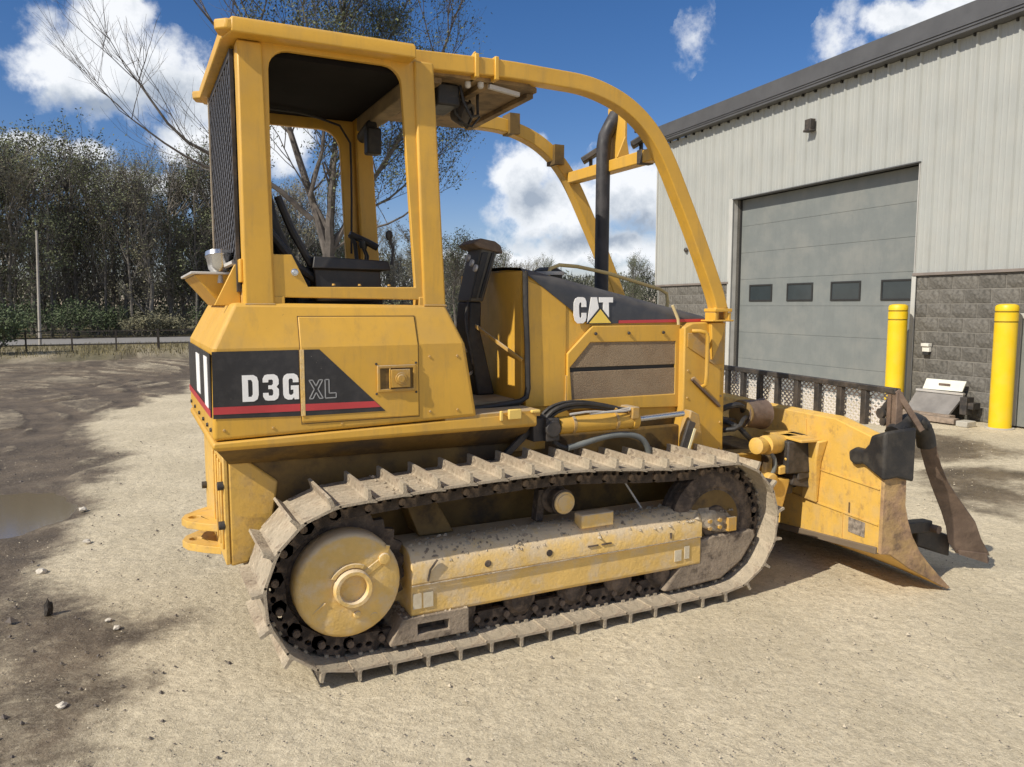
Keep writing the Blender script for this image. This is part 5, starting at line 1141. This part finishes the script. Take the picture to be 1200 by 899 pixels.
mb = MB(wx); mb.box(-.06,-.036,-1.33,-.53,.02,1.43); part('hatch_door', mb, DOOR, BD)
mb = MB(wx); mb.lathe((-.034,7.18,2.82),(-1,0,0),[(0,.05),(.03,.05),(.05,.03)],12); part('wall_vent', mb, DKST, BD)

# bollards
for (bx0, by0, lab) in ((9.44,3.0,'yellow bollard with grooved sleeve nearest the right edge, before the block wall'), (9.588,4.69,'yellow bollard beside the right side of the overhead door, base hidden by the blade')):
    bo = thing('bollard', lab, 'bollard', (bx0,by0,0), 'yellow bollards at the building')
    mb = MB(); r_ = .133
    mb.lathe((bx0,by0,0),(0,0,1),[(-.02,r_),(1.375,r_),(1.38,r_-.006),(1.395,r_-.006),(1.40,r_+.002),(1.505,r_+.002),(1.51,r_-.006),(1.525,r_-.006),(1.53,r_+.002),(1.58,r_+.002),(1.605,r_-.012),(1.618,r_-.05),(1.622,.0)],36)
    part('bollard_sleeve', mb, BOLY, bo)
    mb = MB(); mb.lathe((bx0,by0,0),(0,0,1),[(1.380,r_-.003),(1.395,r_-.003)],36); mb.lathe((bx0,by0,0),(0,0,1),[(1.510,r_-.003),(1.525,r_-.003)],36); part('groove_band', mb, make_mat('groove_olive',(0.25,0.17,0.01),0.7), bo)
    mb = MB(); mb.lathe((bx0,by0,-.03),(0,0,1),[(0,.17),(.035,.17),(.04,.165)],28); part('bollard_footing', mb, CONC, bo)

# things stored against the block wall
pt = thing('steel_plate_attachment', 'grey steel attachment plate leaning on the block wall below the outlet', 'attachment', (9.62,3.95,0))
mb = MB(); mb.loft([[(9.36,3.70,.04),(9.39,3.70,.02),(9.39,4.36,.02),(9.36,4.36,.04)],[(9.62,3.62,.36),(9.65,3.62,.34),(9.65,4.34,.34),(9.62,4.34,.36)]]); part('plate', mb, make_mat('grey_worn_plate',(0.22,0.205,0.19),0.6,0.2,vary=.2), pt, 0.004)
mb = MB(); mb.bar((9.62,3.62,.37),(9.62,4.34,.37),.05,.03); part('plate_lip', mb, GALV, pt)
mb = MB(); mb.box(9.50,9.66,3.50,3.60,.10,.34); mb.box(9.52,9.68,3.42,3.50,.18,.27); part('plate_bracket', mb, DKST, pt, 0.006)
pb = thing('white_panel', 'cream white metal panel standing on the steel plate against the block wall', 'panel', (9.66,4.0,.36))
mb = MB(); mb.loft([[(9.63,3.66,.40),(9.65,3.66,.40),(9.65,4.26,.39),(9.63,4.26,.39)],[(9.68,3.64,.545),(9.70,3.64,.545),(9.70,4.24,.54),(9.68,4.24,.54)]]); pn = part('panel_face', mb, make_mat('cream_panel',(0.70,0.69,0.60),0.5), pb, 0.003)
mb = MB(); mb.bar((9.645,3.85,.478),(9.645,4.02,.478),.03,.008,up=(1,0,0)); part('panel_handle', mb, WEAR, pb)
for i, (x0, y0, x1, y1, z, w, l) in enumerate(((9.18,3.42,9.12,4.75,.045,.12,'brown timber plank lying nearest along the foot of the block wall'),(9.36,3.60,9.30,4.8,.055,.14,'weathered timber plank lying behind the nearer one by the wall'))):
    mb = MB(); mb.bar((x0,y0,z),(x1,y1,z),w,.07); o = part('timber_plank', mb, WOOD, None, 0.004); tag(o, l, 'plank', 'planks by the wall')
mb = MB(); mb.box(9.10,9.30,3.22,3.38,-.01,.07); o = part('concrete_chunk', mb, CONC, None, 0.012); tag(o, 'pale concrete chunk beside the base of the right bollard', 'concrete block')

# ------------------------------------------------------------------ fence, bushes, trees
fn = thing('rail_fence', 'low dark rail fence between the gravel yard and the road', 'fence', (0,28,0))
FM = make_mat('dark_fence_steel', (0.05,0.04,0.033), 0.7, vary=0.3)
x_ = -13.6
while x_ < 12:
    w_ = .05 if int(round((x_+13.6)/1.38)) % 5 else .085
    mb = MB(); mb.box(x_-w_/2,x_+w_/2,28-w_/2,28+w_/2,-.05,.74); part('fence_post', mb, FM, fn); x_ += 1.38
for z_ in (.69,.46,.22):
    mb = MB(); mb.box(-13.7,12,28.045,28.075,z_-.018,z_+.018); part('fence_rail', mb, FM, fn)

BARK = make_mat('grey_brown_bark', (0.20,0.18,0.155), 0.95, vary=0.3, vscale=4, bump=0.5, bscale=20)
BARKD = make_mat('dark_bark', (0.12,0.108,0.094), 0.95, vary=0.3, vscale=4)
LEAF = [make_mat('dark_olive_leaves', (0.105,0.118,0.055), 0.8, vary=0.5, vscale=2.2), make_mat('brown_olive_leaves', (0.155,0.145,0.085), 0.8, vary=0.45, vscale=2.0), make_mat('deep_green_leaves', (0.062,0.085,0.034), 0.8, vary=0.5, vscale=3)]
def grow(mb, rnd, p, d, L, r, depth, tips, gn=0.25, up=0.25):
    n = 3; pts = [p]; q = p.copy(); dd = d.copy()
    for i in range(n):
        dd = (dd + Vector((rnd.uniform(-1,1), rnd.uniform(-1,1), rnd.uniform(-.6,1)))*gn*0.5 + Vector((0,0,up*0.25))).normalized(); q = q + dd*L/n; pts.append(q.copy())
    sides = 6 if r > .05 else (4 if r > .02 else 3)
    mb.tube(pts, [r*(1-.42*i/n) for i in range(n+1)], sides)
    if depth <= 1: tips.append((pts[1], dd)); tips.append((q, dd)); tips.append((pts[2], dd))
    if depth == 0: return
    k = rnd.randint(2,3) + (1 if depth > 2 else 0)
    for i in range(k):
        t = rnd.uniform(.45,1.0); b = pts[min(n-1,int(t*n))].lerp(pts[min(n,int(t*n)+1)], (t*n) % 1)
        a = Vector((rnd.uniform(-1,1), rnd.uniform(-1,1), rnd.uniform(-.1,.7))).normalized()
        grow(mb, rnd, b, (dd*.65+a*.75).normalized(), L*rnd.uniform(.55,.8), r*.52, depth-1, tips, gn, up)
    grow(mb, rnd, q, dd, L*.72, r*.56, depth-1, tips, gn, up)
def leaves(rnd, tips, per, size, spread, mat, keep=1.0, zmin=0.0, lim=None):
    mb = MB()
    for p, d in tips:
        if rnd.random() > keep or p.z < zmin or (lim is not None and p.x < lim): continue
        for _ in range(per):
            c = p + Vector((rnd.gauss(0,1), rnd.gauss(0,1), rnd.gauss(0,.8)))*spread
            a = Vector((rnd.uniform(-1,1), rnd.uniform(-1,1), rnd.uniform(-1,1))).normalized(); b = a.orthogonal().normalized(); s = size*rnd.uniform(.5,1.3)
            mb.poly([tuple(c-a*s), tuple(c+b*s*.6), tuple(c+a*s), tuple(c-b*s*.6)])
    return mb.mesh('crown', mat, smooth=False)
protos = []
for i, (H, dens, lm) in enumerate(((10.5,3,0),(9.5,1,1),(10.8,4,0),(8.6,2,1),(10.0,0,1),(9.2,3,2))):
    rnd = random.Random(100+i); mb = MB(); tips = []
    p = Vector((0,0,-.1)); r = rnd.uniform(.10,.14)
    pts = [p.copy()]; 
    for k in range(5): p = p + Vector((rnd.uniform(-.18,.18), rnd.uniform(-.18,.18), H*.17)); pts.append(p.copy())
    mb.tube(pts, [r*(1-.14*k) for k in range(6)], 6)
    for k in range(15):
        t = rnd.uniform(.6,5); b = pts[int(t)].lerp(pts[min(5,int(t)+1)], t % 1) if t < 5 else pts[5]
        a = rnd.uniform(0,6.28); dd = Vector((math.cos(a), math.sin(a), rnd.uniform(.8,1.8))).normalized()
        grow(mb, rnd, b, dd, rnd.uniform(1.0,1.6)*H/9, r*.36, 3, tips)
    grow(mb, rnd, pts[5], Vector((0,0,1)), 1.2, r*.3, 3, tips)
    tm = mb.mesh('trunk', BARK if i % 2 else BARKD, smooth=False)
    cm = leaves(rnd, tips, 1, .07, .16, LEAF[lm], keep=.30+.17*dens, zmin=1.0) if dens else leaves(rnd, tips, 1, .06, .2, LEAF[1], keep=.12)
    protos.append((tm, cm))
LAB = ['tall tree with thin dark olive leaves in the wood beyond the road', 'nearly bare grey tree in the wood beyond the road', 'dense dark olive tree in the wood beyond the road', 'shorter brownish thin tree in the wood beyond the road', 'bare upright tree without leaves in the wood beyond the road', 'deep green leafy tree in the wood beyond the road']
rnd = random.Random(11)
def put_tree(pi, x, y, s, label=None):
    o = thing('tree', label or LAB[pi], 'tree', (x,y,0), 'trees of the wood beyond the road', rnd.uniform(0,6.28)); o.scale = (s*rnd.uniform(.9,1.15), s*rnd.uniform(.9,1.15), s)
    for nm, me in (('trunk', protos[pi][0]), ('crown', protos[pi][1])):
        c = bpy.data.objects.new(nm, me); COL.objects.link(c); c.parent = o
for row, (yy, st) in enumerate(((42,1.3),(44.5,1.3),(48,1.4),(53,1.6))):
    x = -12 - row*1.2
    while x < 23:
        h = 1.0 if x < 6 else (0.88 if x < 10 else (.74 if x < 14 else .54))
        pi = rnd.choice([0,2,1,3,4,5,0,1]) if x < 8 else rnd.choice([1,4,3,0,5])
        put_tree(pi, x+rnd.uniform(-.4,.4), yy+rnd.uniform(-1.2,1.2), h*rnd.uniform(.74,.93)*(1+row*.04)); x += st*rnd.uniform(.8,1.25)
x = 23
while x < 44:
    put_tree(rnd.choice([0,2,5,3]), x, 56+rnd.uniform(-3,5), rnd.uniform(.42,.56)); x += rnd.uniform(1.0,1.7)

def bush(x, y, w, h, seed, lm, label, n=900, cat='bush', group=None):
    rnd_ = random.Random(seed); mb = MB(); tips = []
    for i in range(14):
        a = rnd_.uniform(0,6.28); dd = Vector((math.cos(a)*rnd_.uniform(.2,1)*w/h, math.sin(a)*.7*w/h, 1)).normalized()
        grow(mb, rnd_, Vector((math.cos(a)*w*.12, math.sin(a)*w*.1, 0)), dd, h*.42, .018, 2, tips, .35, .1)
    o = thing('bush', label, cat, (x,y,0), group)
    c = bpy.data.objects.new('stem', mb.mesh('stem', BARKD, smooth=False)); COL.objects.link(c); c.parent = o; c['kind'] = 'stuff'
    per = max(1, int(n/len(tips)))
    c = bpy.data.objects.new('foliage', leaves(rnd_, tips, per, .055, h*.11, LEAF[lm])); COL.objects.link(c); c.parent = o
bush(-4.9,27.2,1.9,1.75,1,2,'dark evergreen bush at the left edge in front of the rail fence', 5200)
bush(-4.1,40.0,4.2,2.3,2,2,'wide dark green thicket beyond the road, second bush from the left', 3800, group='thickets along the wood')
bush(-1.7,40.2,3.4,1.9,3,2,'dark green thicket beyond the road between the left bush and the brown shrub', 3000, group='thickets along the wood')
bush(-.2,39.9,2.2,1.45,4,1,'low brownish olive shrub beyond the road left of the bulldozer cab', 2400, group='thickets along the wood')
bush(1.3,40.4,2.4,1.35,5,1,'low olive shrub beyond the road just behind the bulldozer rear', 2400, group='thickets along the wood')
for i, x_ in enumerate((-7.4,-10.2,3.4,5.6,8.0,10.5,13,15.5,18,21)):
    bush(x_,40.5+random.uniform(-.6,.8),3.2,random.uniform(1.6,2.6),10+i,i % 3,'leafy thicket at the foot of the wood, seen past the bulldozer', 1500, group='thickets behind the bulldozer')

# big half-bare tree behind the cab
bt_ = thing('bare_tree', 'big half-bare tree with spreading grey limbs directly behind the canopy', 'tree', (4.43,19,0))
mb = MB(); tips = []; rnd = random.Random(42)
def limb(pts, r0, r1, dep=3, sub=7, yj=.5):
    P = [Vector((x, 19+yy, z)) for x, yy, z in pts]; P = [Vector(p) for p in smooth_path([tuple(p) for p in P], 1)]
    n = len(P); mb.tube(P, [r0+(r1-r0)*i/(n-1) for i in range(n)], 8)
    for k in range(sub):
        i = rnd.randint(n//3, n-1); d = (P[min(i,n-1)]-P[max(i-1,0)]).normalized(); a = Vector((rnd.uniform(-1,1), rnd.uniform(-1,1), rnd.uniform(-.1,.9))).normalized()
        grow(mb, rnd, P[i], (d*.6+a*.8).normalized(), rnd.uniform(.8,1.5), r1*.8, dep-1, tips, .4, .2)
    grow(mb, rnd, P[-1], (P[-1]-P[-2]).normalized(), 1.3, r1*.85, dep, tips, .35, .2)
limb([(4.43,0,-.1),(4.42,0,1.2),(4.42,0,3.0)], .24, .18, 2, 0)
limb([(4.42,0,2.9),(4.10,.1,4.3),(3.60,.2,6.0),(3.28,.2,7.1),(2.75,.3,8.7)], .135, .04, 4, 14)
limb([(4.42,0,2.9),(4.60,.2,4.2),(4.75,.3,6.4),(5.0,.3,8.2),(5.06,.3,9.6)], .10, .035, 4, 16)
limb([(4.45,0,3.0),(5.2,-.2,4.5),(6.0,-.2,5.6),(6.75,-.3,6.8),(7.6,-.3,8.4),(8.0,-.3,9.4)], .085, .03, 4, 15)
limb([(4.55,0,3.5),(5.5,.2,4.3),(6.6,.3,4.9),(7.4,.3,5.9)], .05, .02, 4, 10)
limb([(4.45,0,3.1),(5.3,-.3,3.7),(6.3,-.4,4.0),(7.2,-.3,4.7)], .045, .018, 3, 10)
limb([(4.7,.3,5.6),(5.3,.5,6.4),(5.9,.5,7.6)], .04, .018, 4, 8)
limb([(4.0,.1,4.0),(2.9,.2,5.0),(1.6,.2,5.5),(.6,.1,5.95),(-.25,.1,7.2)], .085, .02, 3, 9)
limb([(2.3,.2,5.25),(1.4,-.2,5.1),(.5,-.4,5.5),(-.45,-.3,6.2)], .05, .016, 3, 8)
limb([(3.3,.2,7.0),(2.6,-.2,7.9),(1.5,-.3,8.8)], .05, .02, 3, 6)
limb([(4.9,.3,7.2),(5.9,.2,8.4),(6.6,.1,9.7)], .05, .02, 4, 7)
limb([(3.9,-.2,4.6),(4.3,-.6,6.2),(4.1,-.8,7.8),(3.7,-.8,9.4)], .06, .02, 4, 7)
tr_ = part('trunk', mb, make_mat('big_tree_bark', (0.115,0.10,0.088), 0.95, vary=0.35, vscale=3, bump=0.6, bscale=14), bt_)
cr_ = link('crown', leaves(rnd, tips, 3, .042, .17, LEAF[0], keep=.8, zmin=4.5, lim=2.2), bt_)
# young trees right of it, seen between canopy post and exhaust
for i, (x_, y_, s_, pi, l) in enumerate(((8.2,20.5,.42,3,'young thin tree right of the big bare tree, seen past the canopy front post'),(9.6,22,.36,0,'small leafy tree seen over the dash cowl'),(11.2,23,.35,5,'small green tree seen left of the exhaust stack'),(12.9,25,.33,1,'small thin tree seen just left of the exhaust stack'))):
    o = thing('young_tree', l, 'tree', (x_,y_,0), None, i*1.3); o.scale = (s_*1.5, s_*1.5, s_)
    for nm, me in (('trunk', protos[pi][0]), ('crown', protos[pi][1])):
        c = bpy.data.objects.new(nm, me); COL.objects.link(c); c.parent = o
# the tangle of the far wood reads as one mass
def far_wood():
    rnd_ = random.Random(77); mb = MB()
    for i in range(110000):
        x = rnd_.uniform(-30, 62); y = 60 + rnd_.uniform(0, 9); top = (8.0 if x < 10 else max(4.6, 8.0-(x-10)*.2)) + 1.3*noise.noise(Vector((x*.35,0,3)))
        z = top*(rnd_.random()**.8 if i < 80000 else .4*rnd_.random()); s_ = rnd_.uniform(.05,.15)
        a = Vector((rnd_.uniform(-1,1),rnd_.uniform(-.6,.6),rnd_.uniform(-1,1))).normalized(); b = a.orthogonal().normalized()
        if rnd_.random() < .3: a = Vector((rnd_.uniform(-.35,.35),0,1)); s_ *= 3.2; b = Vector((.06,0,0))
        c = Vector((x,y,z)); mb.poly([tuple(c-a*s_), tuple(c+b*s_), tuple(c+a*s_), tuple(c-b*s_)])
    kind(part('far_wood', mb, make_mat('far_wood_tangle',(0.092,0.096,0.064),0.9,vary=.5,vscale=.9), None, smooth=False), 'stuff')
far_wood()
# pale pole in front of the wood
mb = MB(); mb.rod((-3.92,32.4,-.1),(-3.80,32.4,4.5),.06,8,.04); o = part('wooden_pole', mb, make_mat('pale_pole_wood',(0.36,0.33,0.29),0.9), None); tag(o, 'pale weathered pole standing before the wood left of the bulldozer', 'pole')

# rough grass along the fence and road edges
def grass():
    rnd_ = random.Random(8); mb = MB()
    for i in range(9000):
        y = rnd_.choice((rnd_.gauss(27.4,1.6), rnd_.uniform(29,33), rnd_.uniform(39.2,41))); x = rnd_.uniform(-9, 4+ (y-27)*.3)
        h = rnd_.uniform(.04,.16); w = .012; a = rnd_.uniform(0,3.14); dx, dy = math.cos(a)*w, math.sin(a)*w; lx, ly = rnd_.uniform(-.05,.05), rnd_.uniform(-.05,.05)
        mb.poly([(x-dx,y-dy,-.02),(x+dx,y+dy,-.02),(x+lx,y+ly,h)])
    kind(part('dry_grass', mb, make_mat('dry_olive_grass',(0.19,0.16,0.08),0.9,vary=.4,vscale=3), None, smooth=False), 'stuff')
grass()
print('tris', sum(len(m.polygons) for m in bpy.data.meshes))
